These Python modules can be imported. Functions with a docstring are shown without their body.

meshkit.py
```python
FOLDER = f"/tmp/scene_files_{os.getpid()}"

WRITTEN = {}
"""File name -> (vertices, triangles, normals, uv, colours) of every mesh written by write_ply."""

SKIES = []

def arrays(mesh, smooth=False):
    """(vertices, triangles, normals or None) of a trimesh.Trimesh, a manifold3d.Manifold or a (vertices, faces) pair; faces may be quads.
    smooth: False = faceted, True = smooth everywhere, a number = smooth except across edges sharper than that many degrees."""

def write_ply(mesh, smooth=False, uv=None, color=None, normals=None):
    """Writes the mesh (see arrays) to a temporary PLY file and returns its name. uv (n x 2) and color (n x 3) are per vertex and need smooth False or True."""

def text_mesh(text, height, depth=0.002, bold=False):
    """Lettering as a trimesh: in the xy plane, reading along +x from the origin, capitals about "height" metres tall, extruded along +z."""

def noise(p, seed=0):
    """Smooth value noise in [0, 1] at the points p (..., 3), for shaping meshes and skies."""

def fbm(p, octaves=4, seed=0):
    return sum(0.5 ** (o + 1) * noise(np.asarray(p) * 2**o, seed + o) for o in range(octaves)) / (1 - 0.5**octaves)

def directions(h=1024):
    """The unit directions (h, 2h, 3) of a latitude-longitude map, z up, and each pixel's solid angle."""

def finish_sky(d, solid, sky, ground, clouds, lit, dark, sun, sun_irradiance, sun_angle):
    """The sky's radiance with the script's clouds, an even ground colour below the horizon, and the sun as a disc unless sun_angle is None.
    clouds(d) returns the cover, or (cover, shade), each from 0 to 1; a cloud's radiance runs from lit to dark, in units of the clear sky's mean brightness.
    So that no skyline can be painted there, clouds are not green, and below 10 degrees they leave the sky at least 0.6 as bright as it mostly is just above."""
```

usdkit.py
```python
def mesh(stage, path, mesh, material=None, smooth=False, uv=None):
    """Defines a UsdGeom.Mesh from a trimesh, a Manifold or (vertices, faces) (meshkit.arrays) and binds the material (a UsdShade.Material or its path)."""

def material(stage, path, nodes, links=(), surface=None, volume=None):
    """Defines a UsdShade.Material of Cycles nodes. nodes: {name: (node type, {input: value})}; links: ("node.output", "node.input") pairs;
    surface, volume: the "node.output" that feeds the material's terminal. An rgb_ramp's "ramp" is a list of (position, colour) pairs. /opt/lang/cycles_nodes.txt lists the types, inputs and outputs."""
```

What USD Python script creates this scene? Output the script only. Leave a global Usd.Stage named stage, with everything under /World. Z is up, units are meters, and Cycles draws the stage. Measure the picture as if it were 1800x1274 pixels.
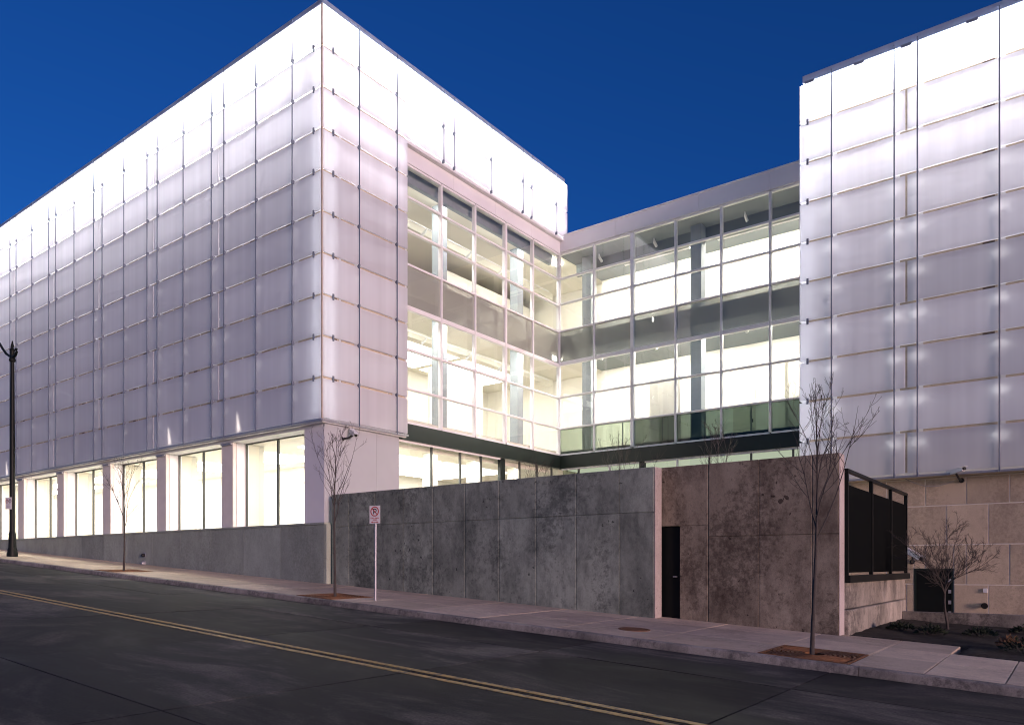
import math, random
import numpy as np
import usdkit, meshkit
from pxr import Usd, UsdGeom, UsdLux, UsdShade, Gf, Sdf, Vt

# ------------------------------------------------------------------ stage, camera, sky, sun
stage = Usd.Stage.CreateInMemory()
UsdGeom.SetStageUpAxis(stage, 'Z'); UsdGeom.SetStageMetersPerUnit(stage, 1.0)
UsdGeom.Xform.Define(stage, '/World'); UsdGeom.Scope.Define(stage, '/World/Looks')
PI = math.pi

EXPOSURE = 0.0
cam = UsdGeom.Camera.Define(stage, '/World/camera')
F = 1323.0 / 1800 * 36.0
cam.CreateHorizontalApertureAttr(36.0); cam.CreateVerticalApertureAttr(36.0 * 724 / 1024)
cam.CreateFocalLengthAttr(F)
cam.CreateVerticalApertureOffsetAttr(358.0 / 1800 * 36.0)
cam.CreateHorizontalApertureOffsetAttr(0.0)
cam.CreateClippingRangeAttr(Gf.Vec2f(0.1, 3000))
cam.CreateExposureAttr(EXPOSURE)
# right = (.798,.603,0), forward = (-.603,.798,0), up = z; the camera stands at the origin, 1.5 m over the near pavement
R_, F_ = np.array([.798, .603, 0.0]), np.array([-.603, .798, 0.0])
R_ /= np.linalg.norm(R_); F_ /= np.linalg.norm(F_)
cam.AddTransformOp().Set(Gf.Matrix4d(R_[0], R_[1], 0, 0, 0, 0, 1, 0, -F_[0], -F_[1], 0, 0, 0, 0, 0, 1))

SUN = np.array([0.95, -0.28, 0.105]); SUN /= np.linalg.norm(SUN)
SUN_EL, SUN_ROT = math.asin(SUN[2]), math.atan2(SUN[0], SUN[1])
SKY_STRENGTH = 0.14
SKY_TINT = (0.05, 0.295, 1.0)
SUN_INT, SUN_COL = 0.74, (1.0, 0.64, 0.58)
usdkit.material(stage, '/World/Looks/sky', {
    'sky': ('sky_texture', {'sky_type': 'single_scattering', 'sun_disc': False, 'sun_elevation': SUN_EL, 'sun_rotation': SUN_ROT}),
    'tint': ('mix', {'mix_type': 'multiply', 'fac': 1.0, 'color2': SKY_TINT}),
    'bg': ('background_shader', {'strength': SKY_STRENGTH})},
    [('sky.color', 'tint.color1'), ('tint.color', 'bg.color')], surface='bg.background')
dome = UsdLux.DomeLight.Define(stage, '/World/sky')
UsdShade.MaterialBindingAPI.Apply(dome.GetPrim()).Bind(UsdShade.Material.Get(stage, '/World/Looks/sky'))
sun = UsdLux.DistantLight.Define(stage, '/World/evening_sun')
sun.CreateNormalizeAttr(True); sun.CreateIntensityAttr(SUN_INT); sun.CreateAngleAttr(14.0); sun.CreateColorAttr(Gf.Vec3f(*SUN_COL))
zx = np.cross([0, 0, 1.0], SUN); zx /= np.linalg.norm(zx); zy = np.cross(SUN, zx)
sun.AddTransformOp().Set(Gf.Matrix4d(*zx, 0, *zy, 0, *SUN, 0, 0, 0, 20, 1))

# ------------------------------------------------------------------ materials
M = {}
def mat(name, nodes, links, surface='p.BSDF'):
    M[name] = usdkit.material(stage, '/World/Looks/' + name, nodes, links, surface=surface)
    return M[name]

def plain(name, col, rough=0.5, metal=0.0, var=0.0, scale=3.0, spec=0.4, bump=0.0, bscale=40):
    """a base colour with soft mottling and an optional fine bump"""
    n = {'p': ('principled_bsdf', {'base_color': col, 'roughness': rough, 'metallic': metal, 'specular_ior_level': spec})}
    l = []
    if var or bump:
        n['g'] = ('geometry', {})
    if var:
        n['n'] = ('noise_texture', {'scale': scale, 'detail': 6.0, 'roughness': 0.6})
        n['r'] = ('rgb_ramp', {'ramp': [(0.25, tuple(c * (1 - var) for c in col)), (0.75, tuple(min(1, c * (1 + var)) for c in col))]})
        l += [('g.position', 'n.vector'), ('n.fac', 'r.fac'), ('r.color', 'p.base_color')]
    if bump:
        n['n2'] = ('noise_texture', {'scale': bscale, 'detail': 4.0})
        n['b'] = ('bump', {'strength': bump, 'distance': 0.02})
        l += [('g.position', 'n2.vector'), ('n2.fac', 'b.height'), ('b.normal', 'p.normal')]
    return mat(name, n, l)

def emit(name, col, strength):
    return mat(name, {'e': ('emission', {'color': col, 'strength': strength})}, [], 'e.emission')

def concrete(name, lo, hi, dark, blotch=0.5, vert=1.0, seed=0.0, holes=True):
    """board-marked concrete: cloudy tone, dark stains and streaks, bug holes, a different tone for each pour"""
    n = {'g': ('geometry', {}), 'oi': ('object_info', {}),
         'm1': ('mapping', {'scale': (1, 1, 0.55 * vert), 'location': (seed, seed * 2, seed)}),
         'n1': ('noise_texture', {'scale': 0.9, 'detail': 11.0, 'roughness': 0.72}),
         'r1': ('rgb_ramp', {'ramp': [(0.32, lo), (0.66, hi)]}),
         'm2': ('mapping', {'scale': (1, 1, 0.6), 'location': (seed + 3, 7, 1)}),
         'n2': ('noise_texture', {'scale': 1.5, 'detail': 12.0, 'roughness': 0.78, 'distortion': 0.15}),
         'r2': ('rgb_ramp', {'ramp': [(0.44, (0, 0, 0)), (0.66, (1, 1, 1))]}),
         'k2': ('math', {'math_type': 'multiply', 'value2': blotch}),
         'mx': ('mix', {'mix_type': 'mix', 'color2': dark}),
         'dn': ('noise_texture', {'scale': 14.0, 'detail': 3.0}), 'dv': ('mix', {'mix_type': 'add', 'fac': 0.13}), 'v': ('voronoi_texture', {'scale': 5.0, 'randomness': 1.0}),
         'nh': ('noise_texture', {'scale': 1.3, 'detail': 2.0}),
         'hr': ('map_range', {'from_min': 0.35, 'from_max': 0.75, 'to_min': -0.05, 'to_max': 0.21, 'clamp': False}),
         'fn': ('noise_texture', {'scale': 11.0, 'detail': 8.0, 'roughness': 0.7}), 'fc': ('noise_texture', {'scale': 0.8, 'detail': 4.0}),
         'fa': ('math', {'math_type': 'multiply_add', 'value2': 0.75}), 'fb': ('map_range', {'from_min': 0.90, 'from_max': 1.06, 'to_max': 0.75 * blotch, 'clamp': True}),
         'mfk': ('mix', {'mix_type': 'mix', 'color2': tuple(c * 0.75 for c in dark)}),
         'hl': ('math', {'math_type': 'less_than'}),
         'hk': ('math', {'math_type': 'multiply', 'value2': 0.8 if holes else 0.0}),
         'mh': ('mix', {'mix_type': 'mix', 'color2': tuple(c * 0.45 for c in dark)}),
         'fi': ('noise_texture', {'scale': 60.0, 'detail': 3.0}),
         'fr': ('map_range', {'from_min': 0.3, 'from_max': 0.7, 'to_min': 0.86, 'to_max': 1.12}),
         'orr': ('map_range', {'to_min': 0.84, 'to_max': 1.14}),
         'fm': ('math', {'math_type': 'multiply'}),
         'mf': ('mix', {'mix_type': 'multiply', 'fac': 1.0}),
         'bh': ('math', {'math_type': 'subtract'}),
         'b': ('bump', {'strength': 0.35, 'distance': 0.015}),
         'p': ('principled_bsdf', {'roughness': 0.78, 'specular_ior_level': 0.3})}
    l = [('g.position', 'm1.vector'), ('m1.vector', 'n1.vector'), ('n1.fac', 'r1.fac'),
         ('g.position', 'm2.vector'), ('m2.vector', 'n2.vector'), ('n2.fac', 'r2.fac'), ('r2.color', 'k2.value1'),
         ('k2.value', 'mx.fac'), ('r1.color', 'mx.color1'),
         ('g.position', 'dn.vector'), ('g.position', 'dv.color1'), ('dn.color', 'dv.color2'), ('dv.color', 'v.vector'), ('g.position', 'nh.vector'), ('nh.fac', 'hr.value'), ('v.distance', 'hl.value1'), ('hr.result', 'hl.value2'),
         ('hl.value', 'hk.value1'), ('hk.value', 'mh.fac'), ('g.position', 'fn.vector'), ('m1.vector', 'fc.vector'), ('fc.fac', 'fa.value1'), ('fn.fac', 'fa.value3'), ('fa.value', 'fb.value'), ('fb.result', 'mfk.fac'), ('mx.color', 'mfk.color1'), ('mfk.color', 'mh.color1'),
         ('g.position', 'fi.vector'), ('fi.fac', 'fr.value'), ('oi.random', 'orr.value'), ('fr.result', 'fm.value1'), ('orr.result', 'fm.value2'),
         ('mh.color', 'mf.color1'), ('fm.value', 'mf.color2'), ('mf.color', 'p.base_color'),
         ('fi.fac', 'bh.value1'), ('hl.value', 'bh.value2'), ('bh.value', 'b.height'), ('b.normal', 'p.normal')]
    return mat(name, n, l)

concrete('site_concrete', (0.22, 0.244, 0.20), (0.41, 0.448, 0.37), (0.062, 0.074, 0.063), 0.78)
concrete('warmlit_concrete', (0.24, 0.196, 0.142), (0.45, 0.385, 0.29), (0.072, 0.050, 0.036), 0.8, seed=11.0)  # warm street-lamp light put into the brown; the stains are its own
concrete('base_concrete', (0.28, 0.315, 0.275), (0.38, 0.42, 0.365), (0.185, 0.205, 0.175), 0.5, seed=5.0, holes=False)
concrete('pinklit_end_concrete', (0.46, 0.40, 0.38), (0.56, 0.49, 0.47), (0.34, 0.28, 0.26), 0.5, seed=4.0)  # smooth wall ends, the pink light on them put into the paler colour
concrete('kerb_concrete', (0.26, 0.235, 0.20), (0.45, 0.40, 0.345), (0.075, 0.07, 0.064), 0.85, seed=2.0, holes=False)
concrete('pavement', (0.60, 0.475, 0.345), (0.74, 0.605, 0.45), (0.37, 0.285, 0.205), 0.5, seed=8.0, holes=False)
concrete('stone_panel', (0.50, 0.405, 0.30), (0.57, 0.47, 0.35), (0.33, 0.26, 0.195), 0.55, vert=0.5, seed=21.0, holes=False)

# dark, patched concrete carriageway with damp stains
mat('road_concrete', {
    'g': ('geometry', {}), 'oi': ('object_info', {}),
    'm': ('mapping', {'scale': (0.55, 1.1, 1), 'rotation': (0, 0, 0.15)}),
    'n1': ('noise_texture', {'scale': 0.6, 'detail': 10.0, 'roughness': 0.68, 'distortion': 0.5}),
    'r1': ('rgb_ramp', {'ramp': [(0.42, (0.0095, 0.0095, 0.011)), (0.49, (0.017, 0.0165, 0.019)), (0.55, (0.052, 0.048, 0.047)), (0.62, (0.105, 0.096, 0.085))]}),
    'n2': ('noise_texture', {'scale': 38.0, 'detail': 6.0, 'roughness': 0.8}),
    'r2': ('map_range', {'from_min': 0.35, 'from_max': 0.65, 'to_min': 0.5, 'to_max': 1.5}),
    'm3': ('mapping', {'scale': (0.25, 5.0, 1)}),
    'n3': ('noise_texture', {'scale': 1.6, 'detail': 5.0, 'roughness': 0.65}),
    'r3': ('map_range', {'from_min': 0.3, 'from_max': 0.7, 'to_min': 0.80, 'to_max': 1.22}),
    'ro': ('map_range', {'to_min': 0.62, 'to_max': 1.30}),
    'k': ('math', {'math_type': 'multiply'}), 'k2': ('math', {'math_type': 'multiply'}),
    'mx': ('mix', {'mix_type': 'multiply', 'fac': 1.0}),
    'b': ('bump', {'strength': 0.6, 'distance': 0.012}),
    'rr': ('map_range', {'from_min': 0.35, 'from_max': 0.65, 'to_min': 0.62, 'to_max': 0.9}),
    'p': ('principled_bsdf', {'specular_ior_level': 0.18})},
    [('g.position', 'm.vector'), ('m.vector', 'n1.vector'), ('n1.fac', 'r1.fac'), ('g.position', 'n2.vector'), ('n2.fac', 'r2.value'),
     ('g.position', 'm3.vector'), ('m3.vector', 'n3.vector'), ('n3.fac', 'r3.value'), ('oi.random', 'ro.value'),
     ('r2.result', 'k.value1'), ('ro.result', 'k.value2'), ('k.value', 'k2.value1'), ('r3.result', 'k2.value2'),
     ('r1.color', 'mx.color1'), ('k2.value', 'mx.color2'), ('mx.color', 'p.base_color'), ('n2.fac', 'b.height'), ('b.normal', 'p.normal'),
     ('n1.fac', 'rr.value'), ('rr.result', 'p.roughness')])

# worn yellow road paint
mat('yellow_paint', {
    'g': ('geometry', {}), 'n': ('noise_texture', {'scale': 9.0, 'detail': 8.0, 'roughness': 0.75}),
    'r': ('rgb_ramp', {'ramp': [(0.38, (0.07, 0.06, 0.045)), (0.50, (0.42, 0.26, 0.06)), (0.7, (0.60, 0.38, 0.09))]}),
    'p': ('principled_bsdf', {'roughness': 0.6})},
    [('g.position', 'n.vector'), ('n.fac', 'r.fac'), ('r.color', 'p.base_color')])

# translucent cladding: half of the light scatters back, half passes; faint vertical weave
def translucent(name, col, fac=0.5):
    mat(name, {
        'g': ('geometry', {}), 'm': ('mapping', {'scale': (3.0, 3.0, 0.12)}), 'n': ('noise_texture', {'scale': 1.0, 'detail': 5.0}),
        'oi': ('object_info', {}), 'o': ('map_range', {'to_min': 0.86, 'to_max': 1.06}),
        'r': ('map_range', {'from_min': 0.3, 'from_max': 0.7, 'to_min': 0.93, 'to_max': 1.05}),
        'k': ('math', {'math_type': 'multiply'}), 'c': ('mix', {'mix_type': 'multiply', 'fac': 1.0, 'color1': col}),
        'd': ('diffuse_bsdf', {}), 't': ('translucent_bsdf', {}), 's': ('mix_closure', {'fac': fac}),
        'gl': ('glossy_bsdf', {'color': (0.9, 0.9, 0.95), 'roughness': 0.42}), 'f': ('mix_closure', {'fac': 0.13})},
        [('g.position', 'm.vector'), ('m.vector', 'n.vector'), ('n.fac', 'r.value'), ('oi.random', 'o.value'), ('o.result', 'k.value1'), ('r.result', 'k.value2'),
         ('k.value', 'c.color2'), ('c.color', 'd.color'), ('c.color', 't.color'), ('d.BSDF', 's.closure1'), ('t.BSDF', 's.closure2'),
         ('s.closure', 'f.closure1'), ('gl.BSDF', 'f.closure2')], 'f.closure')
translucent('cladding', (0.79, 0.79, 0.83))

# panes: see-through at a steep look, mirroring at a flat one; works the same from both sides
def pane(name, tint, base=0.05, gain=0.85, power=4.0):
    mat(name, {
        'lw': ('layer_weight', {'blend': 0.5}), 'pw': ('math', {'math_type': 'power', 'value2': power}),
        'ma': ('math', {'math_type': 'multiply_add', 'value2': gain, 'value3': base}),
        't': ('transparent_bsdf', {'color': tint}), 'g': ('glossy_bsdf', {'color': (0.95, 0.97, 1.0), 'roughness': 0.004}),
        's': ('mix_closure', {})},
        [('lw.facing', 'pw.value1'), ('pw.value', 'ma.value1'), ('ma.value', 's.fac'), ('t.BSDF', 's.closure1'), ('g.BSDF', 's.closure2')], 's.closure')
pane('clear_glass', (0.94, 0.955, 0.945), base=0.09)
pane('grey_glass', (0.20, 0.22, 0.225), base=0.05)
mat('spandrel_glass', {
    'lw': ('layer_weight', {'blend': 0.5}), 'pw': ('math', {'math_type': 'power', 'value2': 4.0}), 'ma': ('math', {'math_type': 'multiply_add', 'value2': 0.8, 'value3': 0.05}),
    't': ('transparent_bsdf', {'color': (0.36, 0.38, 0.38)}), 'd': ('diffuse_bsdf', {'color': (0.46, 0.49, 0.425)}), 'a': ('mix_closure', {'fac': 0.6}),
    'g': ('glossy_bsdf', {'color': (0.95, 0.97, 1.0), 'roughness': 0.004}), 's': ('mix_closure', {})},
    [('lw.facing', 'pw.value1'), ('pw.value', 'ma.value1'), ('ma.value', 's.fac'), ('t.BSDF', 'a.closure1'), ('d.BSDF', 'a.closure2'), ('a.closure', 's.closure1'), ('g.BSDF', 's.closure2')], 's.closure')
pane('green_glass', (0.06, 0.085, 0.072), base=0.04)
pane('half_glass', (0.30, 0.36, 0.30), base=0.05)
pane('dim_glass', (0.50, 0.58, 0.48), base=0.05)

plain('white_paint', (0.78, 0.77, 0.78), 0.55, var=0.04, scale=1.2)
plain('white_frame', (0.82, 0.81, 0.83), 0.35, var=0.03)
plain('cream_wall', (0.82, 0.79, 0.72), 0.7, var=0.02)
plain('partition_cream', (0.62, 0.58, 0.48), 0.8)
plain('cream_ceiling', (0.76, 0.73, 0.65), 0.8)
plain('grey_ceiling', (0.15, 0.17, 0.175), 0.8)
plain('room_floor', (0.40, 0.37, 0.32), 0.5)
plain('blue_grey_steel', (0.26, 0.29, 0.32), 0.5, var=0.08)
plain('wall_metal', (0.42, 0.43, 0.465), 0.5, var=0.04, scale=1.0)
plain('pink_pier', (0.80, 0.75, 0.68), 0.7, var=0.06, scale=2.5, bump=0.1)
plain('dark_frame', (0.06, 0.065, 0.06), 0.4)
plain('black_steel', (0.008, 0.010, 0.0095), 0.45, var=0.2, spec=0.15)
plain('green_black', (0.012, 0.020, 0.017), 0.4, var=0.15)
plain('black_mesh', (0.004, 0.005, 0.005), 0.8, bump=0.5, bscale=120, spec=0.05)
plain('rod_steel', (0.085, 0.115, 0.18), 0.45, var=0.1)
plain('clip_steel', (0.14, 0.165, 0.22), 0.4)
plain('tan_rail', (0.60, 0.50, 0.375), 0.6, var=0.2, scale=6)
plain('brown_rail', (0.16, 0.11, 0.08), 0.6)
plain('parapet_metal', (0.20, 0.25, 0.36), 0.5, var=0.1)
plain('mauve_metal', (0.78, 0.77, 0.80), 0.45, metal=0.0, var=0.05, scale=0.8)
plain('stone_joint', (0.72, 0.66, 0.58), 0.9)
plain('rust', (0.19, 0.085, 0.035), 0.85, var=0.45, scale=14, bump=0.4)
plain('bark', (0.075, 0.062, 0.055), 0.9, var=0.35, scale=12, bump=0.5, bscale=60)
plain('young_bark', (0.058, 0.050, 0.046), 0.85, var=0.3, scale=14, bump=0.4, bscale=60)
plain('soil', (0.022, 0.018, 0.013), 0.95, var=0.5, scale=9, bump=1.0, bscale=25)
plain('subsoil', (0.05, 0.048, 0.045), 0.95, var=0.3, scale=2)
plain('shrub_leaf', (0.022, 0.034, 0.018), 0.8, var=0.4, scale=20)
plain('dry_leaf', (0.16, 0.09, 0.05), 0.8, var=0.4, scale=20)
plain('galvanised', (0.42, 0.42, 0.45), 0.4, metal=0.5, var=0.1, scale=20)
plain('sign_white', (0.74, 0.72, 0.73), 0.4)
plain('sign_red', (0.42, 0.05, 0.045), 0.45)
plain('sign_black', (0.012, 0.012, 0.014), 0.5)
plain('camera_white', (0.72, 0.72, 0.74), 0.35)
plain('camera_black', (0.015, 0.016, 0.017), 0.35)
plain('roof_grey', (0.12, 0.12, 0.13), 0.9)
plain('cable', (0.30, 0.29, 0.27), 0.6)
emit('tube_light', (1.0, 0.95, 0.95), 90.0)
emit('corner_fill', (0.92, 0.95, 1.0), 10.0)  # added fill tube that imitates reflections along the cladding corner
emit('spot_light', (1.0, 0.97, 0.93), 8.0)
FILL_TUBES = [(0.65, 60.0), (1.8, 46.0), (3.0, 23.0), (4.25, 10.5), (5.45, 5.0), (6.7, 3.0), (7.9, 2.6), (9.1, 2.4), (10.4, 2.4)]  # added fill tubes, unseen, to brighten the rows below the top light
for i, (dz, st) in enumerate(FILL_TUBES): emit(f'cavity_fill_{i}', (1.0, 0.96, 0.98), st)
emit('small_spot_light', (1.0, 0.96, 0.92), 5.0)
emit('uplight', (1.0, 0.86, 0.76), 3.5)  # glow of the painted light flares
emit('ceiling_light', (1.0, 0.96, 0.87), 100.0)
emit('ground_light', (1.0, 0.965, 0.88), 30.0)
emit('wall_washer', (1.0, 0.95, 0.84), 150.0)
emit('down_light', (1.0, 0.95, 0.85), 14.0)
emit('fill_panel', (1.0, 0.955, 0.85), 4.0)  # added ceiling fill that brightens the corner rooms
emit('dim_light', (1.0, 0.97, 0.84), 0.9)

# ------------------------------------------------------------------ mesh building
class MB:
    def __init__(self): self.v, self.f, self.n = [], [], 0
    def add(self, v, f):
        v = np.asarray(v, float); f = np.asarray(f, int)
        if f.shape[1] == 4: f = np.vstack([f[:, [0, 1, 2]], f[:, [0, 2, 3]]])
        self.v.append(v); self.f.append(f + self.n); self.n += len(v); return self
    def quad(self, a, b, c, d): return self.add([a, b, c, d], [[0, 1, 2, 3]])
    def hexa(self, p):
        """eight corners: four of the bottom counter-clockwise from above, then the four over them"""
        return self.add(p, [[3, 2, 1, 0], [4, 5, 6, 7], [0, 1, 5, 4], [1, 2, 6, 5], [2, 3, 7, 6], [3, 0, 4, 7]])
    def box(self, x0, x1, y0, y1, z0, z1):
        x0, x1 = min(x0, x1), max(x0, x1); y0, y1 = min(y0, y1), max(y0, y1); z0, z1 = min(z0, z1), max(z0, z1)
        return self.hexa([(x0, y0, z0), (x1, y0, z0), (x1, y1, z0), (x0, y1, z0), (x0, y0, z1), (x1, y0, z1), (x1, y1, z1), (x0, y1, z1)])
    def cbox(self, x0, x1, y0, y1, z0, z1, c=0.01):
        """a box with chamfered edges: hull of three inset boxes"""
        import manifold3d as mf
        x0, x1 = min(x0, x1), max(x0, x1); y0, y1 = min(y0, y1), max(y0, y1)
        pts = []
        for sx in (0, 1):
            for sy in (0, 1):
                for sz in (0, 1):
                    for k in range(3):
                        o = [c, c, c]; o[k] = 0
                        pts.append((x1 - o[0] if sx else x0 + o[0], y1 - o[1] if sy else y0 + o[1], z1 - o[2] if sz else z0 + o[2]))
        m = mf.Manifold.hull_points(np.array(pts)).to_mesh()
        return self.add(m.vert_properties[:, :3], m.tri_verts)
    def slope_box(self, x0, x1, y0, y1, zf, t, c=0.0):
        """a slab whose top follows zf(x, y), t thick; c chamfers the top edge"""
        b = [(x0, y0), (x1, y0), (x1, y1), (x0, y1)]
        lo = [(x, y, zf(x, y) - t) for x, y in b]
        if c <= 0: return self.hexa(lo + [(x, y, zf(x, y)) for x, y in b])
        mid = [(x, y, zf(x, y) - c) for x, y in b]
        ib = [(x0 + c, y0 + c), (x1 - c, y0 + c), (x1 - c, y1 - c), (x0 + c, y1 - c)]
        top = [(x, y, zf(x, y)) for x, y in ib]
        f = [[3, 2, 1, 0], [8, 9, 10, 11]]
        for a in (0, 4):
            for k in range(4): f.append([a + k, a + (k + 1) % 4, a + 4 + (k + 1) % 4, a + 4 + k])
        return self.add(lo + mid + top, f)
    def tube(self, pts, rad, sides=6, cap=True):
        p = np.asarray(pts, float); r = np.broadcast_to(np.asarray(rad, float), (len(p),))
        t = np.gradient(p, axis=0); t /= np.linalg.norm(t, axis=1, keepdims=True) + 1e-12
        ref = np.array([0, 0, 1.0]) if abs(t[:, 2]).mean() < 0.9 else np.array([1.0, 0, 0])
        a = np.cross(t, ref); a /= np.linalg.norm(a, axis=1, keepdims=True) + 1e-12
        b = np.cross(t, a); ang = np.arange(sides) * 2 * PI / sides
        v = p[:, None] + r[:, None, None] * (np.cos(ang)[None, :, None] * a[:, None] + np.sin(ang)[None, :, None] * b[:, None])
        i, j = np.meshgrid(np.arange(len(p) - 1), np.arange(sides), indexing='ij')
        q = np.stack([i * sides + j, (i + 1) * sides + j, (i + 1) * sides + (j + 1) % sides, i * sides + (j + 1) % sides], -1).reshape(-1, 4)
        v = v.reshape(-1, 3); n = len(p)
        self.add(v, q)
        if cap:
            fan = [[0, k, k + 1] for k in range(1, sides - 1)]
            self.add(v[:sides], fan); self.add(v[-sides:], [[a_, c_, b_] for a_, b_, c_ in fan])
        return self
    def lathe(self, prof, at=(0, 0, 0), sides=16):
        """profile [(radius, height)] turned about z"""
        prof = [(max(r, 1e-4), z) for r, z in prof]
        return self.tube([(at[0], at[1], at[2] + z) for r, z in prof], [r for r, z in prof], sides) if False else self._lathe(prof, at, sides)
    def _lathe(self, prof, at, sides):
        ang = np.arange(sides) * 2 * PI / sides
        v = np.array([[(at[0] + r * math.cos(a), at[1] + r * math.sin(a), at[2] + z) for a in ang] for r, z in prof]).reshape(-1, 3)
        f = [[i * sides + j, i * sides + (j + 1) % sides, (i + 1) * sides + (j + 1) % sides, (i + 1) * sides + j] for i in range(len(prof) - 1) for j in range(sides)]
        return self.add(v, f)
    def mesh(self): return np.vstack(self.v), np.vstack(self.f)

used = {}
def unique(parent, name):
    k = (parent, name); n = used.get(k, 0); used[k] = n + 1
    return f'{parent}/{name}' if n == 0 else f'{parent}/{name}_{n:03d}'

def tag(prim, label=None, cat=None, group=None, kind=None):
    for k, v in (('label', label), ('category', cat), ('group', group), ('kind', kind)):
        if v: prim.SetCustomDataByKey(k, v)
    return prim

LOC = {}
def thing(name, label=None, cat=None, loc=(0, 0, 0), group=None, kind=None):
    p = unique('/World', name)
    x = UsdGeom.Xform.Define(stage, p); x.AddTranslateOp().Set(Gf.Vec3d(*map(float, loc)))
    LOC[p] = np.asarray(loc, float)
    tag(x.GetPrim(), label, cat, group, kind)
    return p

def part(parent, name, mb, material, smooth=False, label=None, kind=None):
    """one mesh under its thing or part, given in world coordinates"""
    v, f = mb.mesh() if isinstance(mb, MB) else mb
    p = unique(parent, name); o = LOC[parent]; LOC[p] = o
    m = usdkit.mesh(stage, p, (v - o, f), M[material], smooth=smooth)
    tag(m.GetPrim(), label, kind=kind)
    return p

def box(parent, name, mater, *b, **k): return part(parent, name, MB().box(*b), mater, **k)

# ------------------------------------------------------------------ the lie of the land: the street climbs 5.5 % to the left
def gz(x, y=0.0):
    xx = min(max(x, -120.0), 45.0)
    return -1.515 - 0.055 * xx + 0.008 * max(0.0, min(y, 16) - 11.1)
def rz(x, y=0.0): return -1.635 - 0.055 * min(max(x, -120.0), 45.0)

gm = MB()
xs = [-420, -200, -120, -90, -60, -40, -20, -7.5, -2, 20, 45, 120, 420]; ys = [-420, -120, -30, 0, 1.5, 11, 16, 22, 40, 120, 420]
V = [(x, y, rz(x) - 0.30) for x in xs for y in ys]; ny = len(ys)
gm.add(V, [[i * ny + j, (i + 1) * ny + j, (i + 1) * ny + j + 1, i * ny + j + 1] for i in range(len(xs) - 1) for j in range(ny - 1)])
g = thing('ground', kind='structure'); part(g, 'ground_surface', gm, 'subsoil')

road = thing('road', kind='structure')
def jitter(rng, s): return rng.uniform(-s, s)
rng = random.Random(4)
rows = [(1.52, 3.45), (3.45, 6.55), (6.55, 9.3), (9.3, 11.08)]
sx = [-6.5 + 3.7 * k for k in range(-17, 4)]
for r, (y0, y1) in enumerate(rows):
    for k in range(len(sx) - 1):
        dz = jitter(rng, 0.003)
        part(road, 'road_slab', MB().slope_box(sx[k] + .008, sx[k + 1] - .008, y0 + .008, y1 - .008, lambda x, y: rz(x) + dz, 0.25, 0.006), 'road_concrete')
for y in (6.44, 6.66):
    m = MB()
    X = np.linspace(-69, 4.4, 40)
    for a, b in zip(X[:-1], X[1:]):
        m.slope_box(a, b, y - .05, y + .05, lambda x, yy: rz(x) + 0.0075, 0.003)
    part(road, 'yellow_line', m, 'yellow_paint')

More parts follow.
